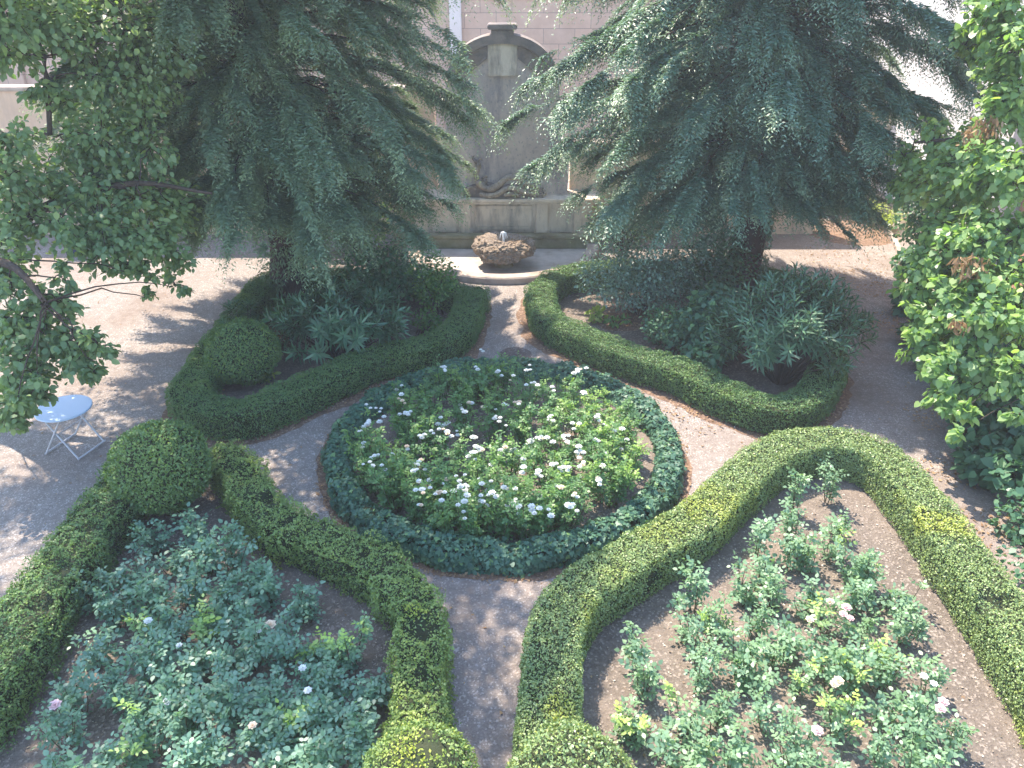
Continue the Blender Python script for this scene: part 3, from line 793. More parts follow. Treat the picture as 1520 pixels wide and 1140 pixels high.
# ------------------------------------------------------------------ conifers
def conifer(name, bx, by, H, label, mat, seed, rfun, zlow, nb, lowclear=None, girth=.36):
    global rng
    keep_rng = rng; rng = np.random.default_rng(seed)
    root = empty(name, (bx, by, 0), label, "tree", "big dark yews behind the round bed")
    tb = Tubes(12)
    zs = np.linspace(0, H, 14)
    tb.add(np.stack([bx + .12 * np.sin(zs * .9), by + .1 * np.cos(zs * .7) - .1, zs], 1), np.r_[girth * 1.25, girth, np.linspace(girth * .92, .03, 12)])
    bt = Tubes(5)
    lv = Leaves(KITE)
    ga = 2.399963
    for i in range(nb):
        f = (i + .5) / nb
        z = zlow + (H - zlow - .4) * f ** 1.35
        az = i * ga + rng.normal(0, .25)
        Rz = rfun(z) * (.66 + .36 * rng.random() ** .8)
        ax = np.array([math.cos(az), math.sin(az), 0])
        if lowclear is not None: 
            Rz *= lowclear(az, z)
        if Rz < .35: continue
        rise = .12 + .22 * rng.random() + .15 * f
        drop = .34 + .24 * rng.random()
        t = np.linspace(0, 1, 9)
        C = np.array([bx, by, z]) + ax * (t * Rz)[:, None] + np.array([0, 0, 1.0]) * (Rz * (rise * t - drop * t * t))[:, None]
        C[:, :2] += (rng.normal(0, .05, (1, 2)) * t[:, None] * Rz)
        nbp = 7 if C[7, 2] > 2.1 else (5 if C[5, 2] > 2.0 else 3)
        bt.add(C[:nbp] + rng.normal(0, .03, (nbp, 3)), np.linspace(.032, .006, nbp) * (.6 + .1 * Rz))
        up = z > 7.4
        ns = int(Rz * (13 if up else 54))
        nt_ = max(3, int(Rz * 3.2))
        tc_ = rng.random(nt_) ** .72 * .95 + .05
        tw_ = rng.integers(0, nt_, ns)
        ts = np.clip(tc_[tw_] + rng.normal(0, .035, ns), .05, 1)
        tsg = np.where(rng.random(nt_) < .5, -1.0, 1.0); tsd = .15 + .85 * rng.random(nt_); tup = rng.normal(.02, .28, nt_); tyo = rng.random(nt_) ** 2
        sp = np.stack([np.interp(ts, t, C[:, c]) for c in range(3)], 1)
        side = np.array([-ax[1], ax[0], 0])
        sg = tsg[tw_]
        sdv = unit(ax * (.55 + .5 * rng.random(ns))[:, None] + side * (sg * tsd[tw_] + rng.normal(0, .22, ns))[:, None] + np.array([0, 0, 1]) * (tup[tw_] + rng.normal(0, .16, ns))[:, None])
        sl = (.30 + .42 * rng.random(ns)) * (1.15 - .35 * ts) * (1.35 if up else 1)
        k = 12 if up else 16
        u = np.tile((np.arange(k) + .5) / k, (ns, 1)) + rng.normal(0, .02, (ns, k))
        pos = sp[:, None, :] + sdv[:, None, :] * (sl[:, None] * u)[..., None]
        pos[..., 2] -= sl[:, None] * u * u * (.35 + .35 * rng.random((ns, 1)) + .55 * ts[:, None])
        tang = unit(sdv[:, None, :] - np.array([0, 0, 1.0]) * (u * 1.0)[..., None])
        lat = unit(np.cross(tang, np.array([0, 0, 1.0])))
        s2 = np.where(np.arange(k) % 2 == 0, 1.0, -1.0)[None, :, None]
        nd = unit(tang * .75 + lat * s2 * .75 + rng.normal(0, .16, pos.shape))
        nl = (.098 if not up else .20) * (1.15 - .55 * u) * (.8 + .4 * rng.random(u.shape))
        nn = unit(np.array([0, 0, 1.0]) + ax * .25 + rng.normal(0, .3, pos.shape))
        yv = np.clip((u - .5) * 1.3, 0, 1) * (.15 + .85 * tyo[tw_][:, None]) + 0 * u
        rv = np.clip(.25 + .5 * u + rng.normal(0, .18, u.shape) + rng.normal(0, .15, (ns, 1)), 0, 1)
        okn = (pos[..., 2].min(axis=1) > np.where((pos[:, 0, 1] < by - .7) & (np.abs(pos[:, 0, 0] - bx * (.80 + .20 * pos[:, 0, 1] / by)) < .9), 2.0, 1.45) + .3 * rng.random(ns))
        pos, nd, nn, nl, rv, yv = pos[okn], nd[okn], nn[okn], nl[okn], rv[okn], yv[okn]
        lv.add(pos.reshape(-1, 3), nd.reshape(-1, 3), nn.reshape(-1, 3), nl.ravel(), nl.ravel() * (.32 if not up else .36), rv.ravel(), yv.ravel())
    # leafy growth hugging the trunk
    n = 5000
    a = rng.random(n) * 2 * math.pi; z = .25 + rng.random(n) * 3.2
    rad = girth * 1.05 + .12 * rng.random(n) + .12 * vnoise(np.stack([np.cos(a), np.sin(a), z], 1), 2.2, seed)
    P = np.stack([bx + rad * np.cos(a), by - .05 + rad * np.sin(a), z], 1)
    kp = vnoise(P, 2.0, seed + 4) > .42
    P = P[kp]; a = a[kp]; n = len(P)
    od = np.stack([np.cos(a), np.sin(a), 0 * a], 1)
    dv = unit(od * .5 + np.array([0, 0, -.7]) + rng.normal(0, .4, (n, 3)))
    lv.add(P, dv, unit(od + rng.normal(0, .4, (n, 3))), .10, .03)
    tr = tb.build("trunk", M['barkred'], root)
    bt.build("branches", M['barkred'], root)
    lv.build("crown", mat, root)
    rng = keep_rng
    return lv.count()

def rL(z):
    return float(np.interp(z, [1.5, 2.6, 4.2, 6.5, 8, 10, 13], [2.9, 3.9, 4.3, 4.2, 3.4, 2.0, .3]))
def rR(z):
    return float(np.interp(z, [1.5, 2.6, 4.2, 6.5, 8, 10, 12.5], [3.0, 4.1, 4.5, 4.4, 3.4, 2.3, .3]))
def clearL(az, z):
    back = max(0, math.cos(az - R(60))); left = max(0, math.cos(az - R(165)))
    return 1 + .11 * max(0, math.cos(az + R(20))) ** 2 - .26 * back - (.40 * left if z < 3.4 else .18 * left)
def clearR(az, z):
    return 1 - .25 * max(0, math.cos(az - R(100))) - (.12 if z > 3.8 else .38) * max(0, math.cos(az)) ** 2 - .20 * max(0, -math.sin(az)) ** 2 + (.12 * max(0, -math.cos(az)) ** 2 if z > 3.6 else 0)
nl = conifer("yew_tree", -4.85, 15.7, 13.0, "left yew tree with drooping grey-green sprays rising out of the left rear bed", L['yewleft'], 101, rL, 1.9, 440, clearL)
nr = conifer("yew_tree", 5.0, 16.1, 12.5, "right yew tree with blue-green drooping sprays rising out of the right rear bed", L['yew'], 202, rR, 2.0, 450, clearR)

# ------------------------------------------------------------------ broadleaf trees
def clump_tree(name, base, label, cat, group, mat, T, clumps, leafs, lw, seed, trunk_r=.18, forks=None, young=.3, bark='bark', droop=.5, extra=None):
    """clumps: list of (centre, radius xyz, count)"""
    root = empty(name, base, label, cat, group)
    tb = Tubes(9)
    forks = forks or []
    for pts, r0, r1 in forks:
        q = resample(np.array(pts, float), .25)
        tb.add(q, np.linspace(r0, r1, len(q)))
    nodes = np.concatenate([resample(np.array(p_, float), .25) for p_, _, _ in forks]) if forks else np.array([base])
    lv = Leaves(T)
    for (c, rad, cnt) in clumps:
        c = np.asarray(c, float); rad = np.broadcast_to(np.asarray(rad, float), 3)
        # a limb from the nearest bigger branch
        d = np.linalg.norm(nodes - c, axis=1) + np.where(nodes[:, 2] > c[2] + .8, 1.5, 0)
        s0 = nodes[int(np.argmin(d))]
        mid = (s0 + c) / 2 + np.array([0, 0, .12 * np.linalg.norm(c - s0)])
        t = np.linspace(0, 1, 7)[:, None]
        C = (1 - t) ** 2 * s0 + 2 * t * (1 - t) * mid + t * t * c
        tb.add(C + rng.normal(0, .03, (7, 3)), np.linspace(.013, .006, 7))
        ntw = max(4, int(cnt / 28))
        # twigs, each carrying leaves
        td = rdir(ntw); 
        tl = .45 + .55 * rng.random(ntw) ** .6
        tip = c + td * rad * tl[:, None]
        st = c + td * rad * .12
        for k_ in range(min(ntw, 16)):
            tb.add(np.stack([st[k_], (st[k_] + tip[k_]) / 2 + [0, 0, .05], tip[k_]]), [.008, .006, .003])
        which = rng.integers(0, ntw, cnt)
        u = rng.random(cnt) ** .7
        P = st[which] * (1 - u)[:, None] + tip[which] * u[:, None] + rng.normal(0, .32, (cnt, 3)) * rad * .42
        out = unit((P - c) / rad)
        dv = unit(out * .6 + rng.normal(0, .5, (cnt, 3)) + np.array([0, 0, -droop]))
        nn = unit(np.array([0, 0, .9]) + out * .5 + rng.normal(0, .42, (cnt, 3)))
        s = leafs * (.65 + .65 * rng.random(cnt))
        y = rng.random(cnt) ** 4 * young + (vnoise(P, 1.3, seed) > .62) * young * .5 * rng.random(cnt)
        lv.add(P, dv, nn, s, s * lw, None, y)
    tb.build("trunk", M[bark], root)
    lv.build("crown", mat, root)
    return root

# left broadleaf tree (its trunk is just outside the frame)
def cl(px, py, Y, rad, cnt): return (A(px, py, Y), rad, cnt)
LB = np.array([-9.2, 11.0, 0])
ct = []
spec = [  # lower, visible lobes
 (20,330,11,.7,420),(85,330,11,.65,380),(150,335,11.2,.65,400),(215,350,11.4,.55,330),(255,375,11.6,.42,220),(165,372,11.2,.4,190),(215,408,11.2,.26,90),(222,440,11.1,.14,34),(185,395,11.1,.25,80),(262,425,11.5,.2,60),
 (20,470,9.6,.62,420),(70,500,9.5,.55,360),(115,520,9.4,.42,230),(148,512,9.3,.28,120),(140,548,9.2,.18,60),(90,450,9.6,.25,100),(30,540,9.2,.5,320),(25,600,8.8,.42,260),(55,570,9,.35,180),(20,635,8.6,.2,70),(0,400,10,.5,300),
 (60,270,11.5,.6,330),(130,280,11.6,.65,400),(200,290,11.8,.7,420),(250,310,12,.55,300),(10,260,11,.5,260),
 (150,200,12,.7,400),(220,215,12.2,.6,330),(25,205,11.5,.42,170),(110,215,12,.4,190),
 (150,110,12.4,.8,450),(215,120,12.6,.7,400),(120,60,12.2,.6,280),(190,30,12.6,.9,480),(250,60,12.8,.6,280),(20,80,11.6,.5,220),(70,20,12,.7,330),(10,20,11.4,.7,330),(60,130,11.8,.3,90),(100,150,12,.35,110),
 (95,410,9.8,.2,60),(60,440,9.6,.3,120)]
for s_ in spec: ct.append(cl(*s_[:4], int(s_[4] * 1.7)))
for k in range(78):   # the crown above the frame, which shades the yard and the left front bed
    th = rng.random() * 2 * math.pi; rr = rng.random() ** .5
    ct.append((np.array([-9.0 + 5.2 * rr * math.cos(th), 11.4 + 3.8 * rr * math.sin(th), 7.2 + 3.6 * rng.random() * (1 - .4 * rr)]), (.95, .95, .75), 330))
for k in range(44):
    th = rng.random() * 2 * math.pi; rr = rng.random() ** .5
    ct.append((np.array([-4.9 + 2.3 * rr * math.cos(th), 10.7 + 1.9 * rr * math.sin(th), 7.6 + 3.2 * rng.random()]), (.85, .85, .65), 260))
forks = [([LB + [2.0, .6, 5.6], LB + [3.2, .3, 7.4], LB + [4.6, -.2, 8.8], LB + [5.4, -.3, 9.6]], .11, .03), ([LB, LB + [.5, .1, 1.8], LB + [1.3, .3, 3.6], LB + [2.0, .6, 5.6], LB + [2.6, .8, 8.5]], 0.26, .07),
         ([LB + [.5, .1, 1.8], LB + [1.6, -.5, 2.6], LB + [2.6, -1.3, 2.9], LB + [3.2, -1.8, 2.6]], .13, .03),
         ([LB + [2.0, .6, 5.6], A(10, 20, 11.8), A(55, 60, 11.8), A(70, 120, 11.8), A(74, 200, 11.8)], .05, .035),
         ([LB + [.5, .1, 1.8], LB + [1.8, .4, 3.0], LB + [3.4, .6, 3.5], LB + [4.6, .8, 3.3]], .12, .02)]
clump_tree("broadleaf_tree", LB, "broadleaf tree hanging over the garden table at the left edge", "tree", None, L['broad'], OVAL, ct, .105, .72, 301, forks=forks, young=.35)

# right lime tree
RB = np.array([9.4, 10.6, 0])
ct = []
spec = [(1440,30,12.5,.45,150),(1480,10,12,.5,200),(1515,75,11.4,.5,200),(1430,70,12.4,.3,80),(1490,130,11.6,.45,180),(1460,240,11.2,.5,200),(1420,250,11.6,.4,160),(1400,380,10.6,.4,160),(1450,350,10.6,.5,220),(1475,470,9.7,.45,200),(1410,450,10.1,.4,170),(1500,40,12,.6,260),(1470,85,12.2,.35,120),(1515,110,11.6,.5,220),
 (1500,170,11.4,.55,260),(1390,215,12.6,.42,170),(1440,215,11.8,.45,200),(1345,235,13,.28,80),
 (1380,265,12.4,.45,190),(1440,280,11.4,.55,260),(1500,260,10.8,.6,300),(1340,280,13,.35,120),(1410,325,11.6,.4,160),(1470,340,10.8,.5,230),(1510,350,10.4,.5,250),
 (1385,345,11.6,.35,130),(1375,395,10.8,.42,190),(1430,410,10.4,.5,250),(1490,420,10,.55,280),(1515,470,9.6,.5,250),(1360,430,10.6,.3,110),(1380,470,10.2,.4,180),(1440,480,9.8,.45,220),(1370,515,10,.35,140),(1400,540,9.6,.38,160),(1460,540,9.4,.4,170),(1500,560,9,.35,140),
 (1405,580,9.2,.3,110),(1425,610,8.9,.22,70),(1405,610,9,.15,34),(1420,645,8.6,.12,26),(1515,615,8.6,.2,50),(1450,575,9.2,.2,50)]
for s_ in spec: ct.append(cl(*s_[:4], int(s_[4] * 2.15)))
for k in range(10):
    th = rng.random() * 2 * math.pi; rr = rng.random() ** .5
    ct.append((np.array([10.8 + 2.0 * rr * math.cos(th), 11.0 + 2.6 * rr * math.sin(th), 6.4 + 2.4 * rng.random()]), (.9, .9, .7), 260))
forks = [([RB, RB + [-.1, .1, 2], RB + [-.2, .2, 4.5], RB + [0, .3, 7.5]], .24, .07),
         ([RB + [-.1, .1, 1.6], RB + [-.6, -.1, 2.5], RB + [-1.2, -.2, 3.0], RB + [-1.8, -.3, 3.2]], .09, .02),
         ([RB + [-.1, .1, 2], RB + [-1.2, .8, 3.4], RB + [-2.3, 1.5, 4.0], RB + [-3.0, 2.0, 3.9]], .10, .02),
         ([RB + [-.2, .2, 4.2], RB + [-1.2, .6, 5.0], RB + [-2.2, 1.2, 5.4]], .08, .02)]
lime = clump_tree("lime_tree", RB, "bright green lime tree with heart shaped leaves along the right edge", "tree", None, L['lime'], HEART, ct, .103, .88, 401, forks=forks, young=.55, droop=.7)
for (px, py, Y, r_, n) in [(1440, 392, 10.1, .28, 120), (1462, 188, 11.2, .26, 110), (1440, 205, 11.3, .2, 60), (1425, 480, 9.5, .16, 46)]:
    c = A(px, py, Y); lv = Leaves(OVAL)
    P = c + rdir(n) * (rng.random(n) ** .5 * r_)[:, None] * [1, .7, .7]
    lv.add(P, unit(rng.normal(0, .5, (n, 3)) + [0, 0, -.9]), rdir(n), .11, .035)
    lv.build("dead_leaves", L['dry'], lime)

# ------------------------------------------------------------------ shrubs
def shrub(name, x, y, h, rx, ry, label, mat, T, n, ls, lw, seed, young=.3, cat="shrub", group=None, zc=None, lumps=9, upward=.6):
    root = empty(name, (x, y, 0), label, cat, group)
    tb = Tubes(5); lv = Leaves(T)
    zc = h * .5 if zc is None else zc
    cs = []
    for k in range(lumps):
        d = rdir(1)[0] * (rng.random() ** .4) * .62
        cs.append(np.array([x + d[0] * rx, y + d[1] * ry, max(.15, zc + d[2] * (h - zc))]))
        tb.add(np.stack([[x + rng.normal(0, .06), y + rng.normal(0, .06), 0], [(x + cs[-1][0]) / 2, (y + cs[-1][1]) / 2, cs[-1][2] * .6], cs[-1]]), [.018, .013, .006])
    cs = np.array(cs)
    wh = rng.integers(0, lumps, n)
    d = rdir(n)
    lr = np.array([rx, ry, h * .5]) * .52
    P = cs[wh] + d * lr * (.45 + .6 * rng.random(n) ** .6)[:, None]
    P[:, 2] = np.maximum(P[:, 2], .05)
    nn = unit(d * .6 + np.array([0, 0, upward]) + rng.normal(0, .4, (n, 3)))
    dv = unit(np.cross(nn, rdir(n)) + d * .7 + np.array([0, 0, -.15]))
    s = ls * (.65 + .7 * rng.random(n))
    y_ = rng.random(n) ** 5 * young
    lv.add(P, dv, nn, s, s * lw, None, y_)
    tb.build("stems", M['bark'], root); lv.build("foliage", mat, root)
    return root

def oleander(x, y, h, rx, ry, label, n, seed, ll=.17, flowers=0, young=.15, droop=0.0):
    root = empty("oleander", (x, y, 0), label, "shrub", "oleander shrubs in the rear beds")
    tb = Tubes(5); lv = Leaves(LANCE); tips = []
    for k in range(n):
        a = rng.random() * 2 * math.pi; rr = rng.random() ** .5
        hx = math.sqrt(max(0, 1 - rr * rr)) 
        tip = np.array([x + rx * rr * math.cos(a), y + ry * rr * math.sin(a), h * (.45 + .55 * hx) * (.8 + .25 * rng.random())])
        b = np.array([x + .12 * rr * math.cos(a), y + .12 * rr * math.sin(a), 0])
        mid = (b + tip) / 2 + np.array([0, 0, .1 * h])
        t = np.linspace(0, 1, 6)[:, None]
        C = (1 - t) ** 2 * b + 2 * t * (1 - t) * mid + t * t * tip
        tb.add(C, np.linspace(.012, .005, 6))
        ax = unit(tip - mid)
        tips.append(tip)
        for j in range(9):
            u = 1 - j * .045
            c = np.array([np.interp(u, t[:, 0], C[:, q]) for q in range(3)])
            k3 = 3
            az = np.arange(k3) * 2 * math.pi / 3 + j * 1.05 + rng.normal(0, .15, k3)
            e1 = unit(np.cross(ax, [.3, .2, 1.0])); e2 = np.cross(ax, e1)
            up = max(.05, 1.1 - j * .17)
            d = unit(e1 * np.cos(az)[:, None] + e2 * np.sin(az)[:, None] + ax * up)
            nn = unit(ax - d * (d @ ax)[:, None] + rng.normal(0, .12, (k3, 3)))
            ln = ll * (.7 + .4 * rng.random(k3)) * (.75 if j == 0 else 1)
            lv.add(np.tile(c, (k3, 1)), d, nn, ln, ln * .18, None, (rng.random(k3) ** 3) * young)
    tb.build("stems", M['bark'], root); lv.build("foliage", L['oleander'], root)
    return root, tips

# right rear bed
q = G(1140, 545, .3); oleander(q[0] + .25, q[1] - .0, 1.95, 1.35, 1.15, "big oleander shrub at the front corner of the right rear bed", 190, 1, .22)
q = G(1105, 500, .3); shrub("ivy_shrub", q[0] - .75, q[1] - .15, 1.35, .9, .85, "ivy clad stump with broad heart shaped leaves left of the big oleander", L['ivy'], HEART, 2300, .12, .85, 2, .5)
q = G(945, 440, .4); shrub("evergreen_shrub", q[0] + .15, q[1] - .05, 1.75, 1.5, 1.05, "silvery evergreen shrub spilling over the right rear hedge beside the fountain", L['laurel'], OVAL, 9500, .062, .5, 3, .2, lumps=16)
q = G(900, 345, .7); shrub("evergreen_shrub", q[0] + .35, q[1] - .4, 1.75, 1.0, .7, "tall dark evergreen shrub behind the silvery shrub at the right of the fountain", L['laurel'], OVAL, 2600, .08, .55, 4, .5, lumps=12, zc=1.1)
q = G(1020, 420, .4); shrub("evergreen_shrub", q[0] + .2, q[1] - .1, 1.7, 1.25, .8, "dark evergreen shrub at the foot of the right yew", L['shade'], OVAL, 3600, .08, .55, 5, .3, lumps=12)
q = G(1000, 500, .3); shrub("dark_shrub", q[0], q[1], .95, .75, .55, "dark rounded shrub between the silvery shrub and the ivy stump in the right rear bed", L['shade'], OVAL, 1800, .075, .6, 62, .3, lumps=9)
q = G(1040, 535, .2); shrub("shade_plant", q[0], q[1] - .1, .55, .6, .4, "low dark foliage between the ivy stump and the right rear hedge", L['shade'], HEART, 600, .11, .85, 61, .2, "plant", lumps=7)
q = G(885, 468, .12); shrub("garden_plant", q[0], q[1], .36, .26, .22, "small yellow-green plant on the sunny soil inside the right rear hedge", L['strap'], OVAL, 110, .10, .6, 6, .5, "plant", lumps=4)
q = G(915, 478, .1); shrub("garden_plant", q[0], q[1], .26, .22, .2, "fresh green seedling beside the yellow-green plant in the right rear bed", L['fresh'], OVAL, 80, .09, .6, 7, .8, "plant", lumps=4)
# left rear bed
q = G(500, 500, .5); root, tips = oleander(q[0], q[1] + .1, 1.35, 1.35, 1.0, "dark shaded oleander shrub with two red buds in the left rear bed", 95, 8, .27)
for (px, py) in [(540, 445), (507, 480)]:
    c = min(tips, key=lambda t_: np.linalg.norm(t_[:2] - G(px, py, t_[2])[:2]))
    bloom(root, c + np.array([0, -.02, .05]), .05, L['petalred'])
q = G(352, 452, .9); oleander(q[0], q[1], .98, .34, .3, "small pale oleander shrub above the hedge behind the shaded ball", 12, 9, .19, young=.4)
q = G(575, 440, .4); shrub("dark_shrub", q[0], q[1] + .45, 1.4, 1.25, .75, "dark leafy shrub at the back of the left rear bed by the basin", L['shade'], OVAL, 3400, .09, .6, 10, .2, lumps=12)
q = G(640, 440, .5); shrub("light_shrub", q[0] + .05, q[1] + .2, 1.3, .6, .5, "fresh green bush at the fountain end of the left rear bed", L['fresh'], OVAL, 1500, .065, .65, 11, .5, lumps=8)
q = G(625, 475, .3); shrub("light_shrub", q[0], q[1], .62, .42, .3, "low green bush in front of the fresh bush in the left rear bed", L['fresh'], OVAL, 420, .065, .65, 12, .2, lumps=6)
for (px, py, nm) in [(283, 572, "left foot"), (395, 560, "right foot")]:
    q = G(px, py, .1); shrub("variegated_plant", q[0], q[1], .26, .2, .16, f"pale variegated plant at the {nm} of the shaded ball", L['petalcream'] if False else L['strap'], OVAL, 70, .09, .6, 13, .9, "plant", "pale plants beside the shaded ball", lumps=3)
# behind the beds
q = G(535, 352, .3); shrub("laurel_bush", q[0] - .1, q[1] - .2, 1.9, 1.1, .7, "rounded laurel bush left of the fountain wall", L['broad'], OVAL, 2800, .10, .6, 14, .6, lumps=14)
q = G(1415, 345, .4); shrub("dark_shrub", q[0], q[1], 1.7, 1.2, .8, "fine leaved dark shrub by the white wall behind the lime tree", L['laurel'], OVAL, 3000, .07, .3, 15, .3, lumps=14)
q = G(1340, 330, .8); shrub("dark_shrub", q[0] + .3, q[1] - .6, 2.5, .9, .7, "tall shrub at the end of the right path before the white wall", L['shade'], OVAL, 2200, .10, .6, 16, .5, lumps=12, zc=1.4)
# ground cover along the right path
gcs = [(1385, 545, .55, .6), (1425, 585, .6, .62), (1470, 640, .65, .75), (1440, 690, .5, .55), (1500, 720, .7, .75), (1515, 790, .6, .6), (1520, 650, .8, .8), (1450, 560, .7, .7), (1365, 500, .5, .5), (1555, 850, .6, .7), (1345, 455, .45, .45), (1350, 405, .5, .5), (1510, 570, .9, .8), (1580, 760, .8, .9)]
gl = ["at the path bend under the hanging lime branch tip", "directly under the lowest lime leaves by the path", "with broad leaves in the deepest shade of the lime tree", "low at the path edge beyond the sunlit hedge", "behind the small low one at the right edge of the photo", "lit by sun flecks nearest the camera at the right edge", "against the lime trunk at the right edge", "set back under the middle of the lime tree", "where the path narrows beside the lime leaves", "in the far lower right beyond the hedge", "beside the middle of the right path", "furthest back along the right path under lime leaves", "tallest, in the shade behind the path bend", "rightmost and partly outside the frame"]
for i, (px, py, h, r_) in enumerate(gcs):
    q = G(px, py, .15)
    shrub("shade_plant", q[0] + .18, q[1], h * 1.25, r_ * 1.12, r_ * .95, f"dark broad leaved plant {gl[i]}", L['shade'], HEART if i not in (5, 9) else OVAL, 700, .13 if i not in (5, 9) else .07, .85, 20 + i, .25, "plant", "broad leaved plants under the lime tree", lumps=7)
# daylily clump on the litter mound
q = G(1278, 322, .1)
for (dx, dy, sc, lab) in [(0, 0, 1.0, "upright clump of pale strap leaves on the mound ending the right path"), (.35, -.75, .7, "smaller sprawling strap leaf clump just in front of the upright clump")]:
    root = empty("strap_plant", (q[0] + dx, q[1] + dy, 0), lab, "plant")
    lv = Leaves(LANCE)
    for k in range(95):
        a = rng.random() * 2 * math.pi; r0 = rng.random() * .16
        b = np.array([q[0] + dx + r0 * math.cos(a), q[1] + dy + r0 * math.sin(a), .05])
        ln = sc * (.5 + .4 * rng.random()); sp = .15 + .5 * rng.random()
        prev = b; d = unit(np.array([math.cos(a) * sp, math.sin(a) * sp, 1.0]))
        for s in range(3):
            nn = unit(np.array([math.cos(a), math.sin(a), .6]))
            lv.add(prev, d, nn, ln * .42, .028, .5 + .5 * rng.random(), rng.random() * .6)
            prev = prev + d * ln * .34; d = unit(d + np.array([math.cos(a) * .35, math.sin(a) * .35, -.5]) * (.5 + s * .4))
    lv.build("foliage", L['strap'], root)

# ------------------------------------------------------------------ litter, chips
def scatter(name, pts, label_kind, mat, smin, smax, tall=.0):
    lv = Leaves(KITE); n = len(pts)
    nn = unit(np.array([0, 0, 1.0]) + rng.normal(0, .35, (n, 3)))
    dv = unit(np.cross(nn, rdir(n)))
    s = smin + (smax - smin) * rng.random(n) ** 2
    lv.add(pts, dv, nn, s, s * (.5 + .3 * rng.random(n)), None, rng.random(n) ** 4)
    o = lv.build(name, mat); tag(o, kind='stuff'); return o

def inside(poly, P):
    x, y = P[:, 0], P[:, 1]; c = np.zeros(len(P), bool); n = len(poly)
    for i in range(n):
        x1, y1 = poly[i][:2]; x2, y2 = poly[i - 1][:2]
        k = ((y1 > y) != (y2 > y)) & (x < (x2 - x1) * (y - y1) / (y2 - y1 + 1e-12) + x1)
        c ^= k
    return c
polyFR = frp[:, :2]; polyFL = np.vstack([c0[::-1], c1])[:, :2]
def rand_in(poly, n, z=.012):
    lo, hi = poly.min(0), poly.max(0)
    P = np.column_stack([rng.random((n, 2)) * (hi - lo) + lo, np.full(n, z)])
    return P[inside(poly, P)]
scatter("soil_chips", np.vstack([rand_in(polyFR, 4200), rand_in(polyFL, 4200)]), 0, L['chip'], .008, .04)
th = rng.random(1800) * 2 * math.pi; r_ = RR * .8 * np.sqrt(rng.random(1800))
scatter("soil_chips", np.stack([RC[0] + r_ * np.cos(th), RC[1] + r_ * np.sin(th), .012 + .125 * (1 - (r_ / (RR * .93)) ** 2)], 1), 0, L['chip'], .012, .05)
# leaf litter: right path end, along hedge feet
P = []
for (px, py, rad, n) in [(1250, 335, 1.3, 1500), (1290, 345, .9, 900), (1300, 420, .9, 700), (1330, 480, .6, 400), (1250, 380, 1.2, 400), (1420, 700, .5, 250), (1480, 790, .5, 250), (1390, 620, .5, 200), (1000, 610, .9, 350), (900, 575, .7, 260), (930, 470, .5, 300), (390, 500, .6, 350), (300, 590, .4, 180)]:
    c = G(px, py); a = rng.random(n) * 6.283; r_ = rad * rng.random(n) ** .6
    P.append(np.stack([c[0] + r_ * np.cos(a), c[1] + r_ * np.sin(a), np.full(n, .014)], 1))
# hedge feet on the path side
for line, off in ((br_out, 1), (bl_out, 1)):
    q = resample(line, .02, True); n = len(q)
    P.append(np.column_stack([q[:, :2] + rng.normal(0, .07, (n, 2)), np.full(n, .012)]))
a = rng.random(1100) * 6.283; r_ = RR + .05 + np.abs(rng.normal(0, .07, 1100))
P.append(np.stack([RC[0] + r_ * np.cos(a), RC[1] + r_ * np.sin(a), np.full(1100, .01)], 1))
scatter("leaf_litter", np.vstack(P), 0, L['dry'], .02, .07)
def strip(line, inner, outer, seed, closed=True):
    q = resample(line, .08, True)
    T = np.gradient(q[:, :2], axis=0); T[0] = q[1, :2] - q[-2, :2]; T[-1] = T[0]; T = unit(T); Sn = np.stack([-T[:, 1], T[:, 0]], 1)
    wv = (vnoise(q * [1, 1, 0] + [0, 0, .3], 2.2, seed) * .7 + vnoise(q * [1, 1, 0] + [0, 0, .3], 7, seed + 1) * .3)
    a = np.column_stack([q[:, :2] - Sn * inner, np.full(len(q), .0035)])
    b = np.column_stack([q[:, :2] + Sn * (outer * wv)[:, None], np.full(len(q), .0035)])
    n = len(q); V = np.vstack([a, b]); i = np.arange(n - 1)
    o = link("soil_strip", raw_mesh("soil_strip", V, np.stack([i, i + 1, i + 1 + n, i + n], 1)), None, M['litter']); tag(o, kind='structure')
strip(br_out, -.1, -.34, 5)
strip(bl_out, .1, .34, 7)
ringl = np.array([[RC[0] + (RR + .02) * math.cos(a), RC[1] + (RR + .02) * math.sin(a), 0] for a in np.linspace(0, 2 * math.pi, 61)[:-1]])
strip(ringl, -.1, -.22, 9)
n = 1500
P = np.column_stack([rng.random(n) * 18 - 9, rng.random(n) * 15 + 4, np.full(n, .008)])
scatter("fallen_leaves", P, 0, L['dry'], .02, .06)
# a few stones and twigs on the gravel
n = 14000
P = np.column_stack([rng.random(n) * 22 - 11, rng.random(n) * 17 + 4, np.full(n, .006)])
scatter("gravel_stones", P, 0, L['chip'], .008, .03)
# litter mound
bm = bmesh.new()
c = G(1262, 345); bmesh.ops.create_grid(bm, x_segments=24, y_segments=24, size=1)
for v in bm.verts:
    r_ = math.hypot(v.co.x, v.co.y)
    z = .16 * max(0, 1 - r_) ** 1.0 + (random.random() - .5) * .012
    v.co = Vector((c[0] + v.co.x * 1.25, c[1] + v.co.y * 1.2, z - .012))
o = bm_obj("soil_mound", bm, M['litter'], smooth=True); tag(o, kind='structure')
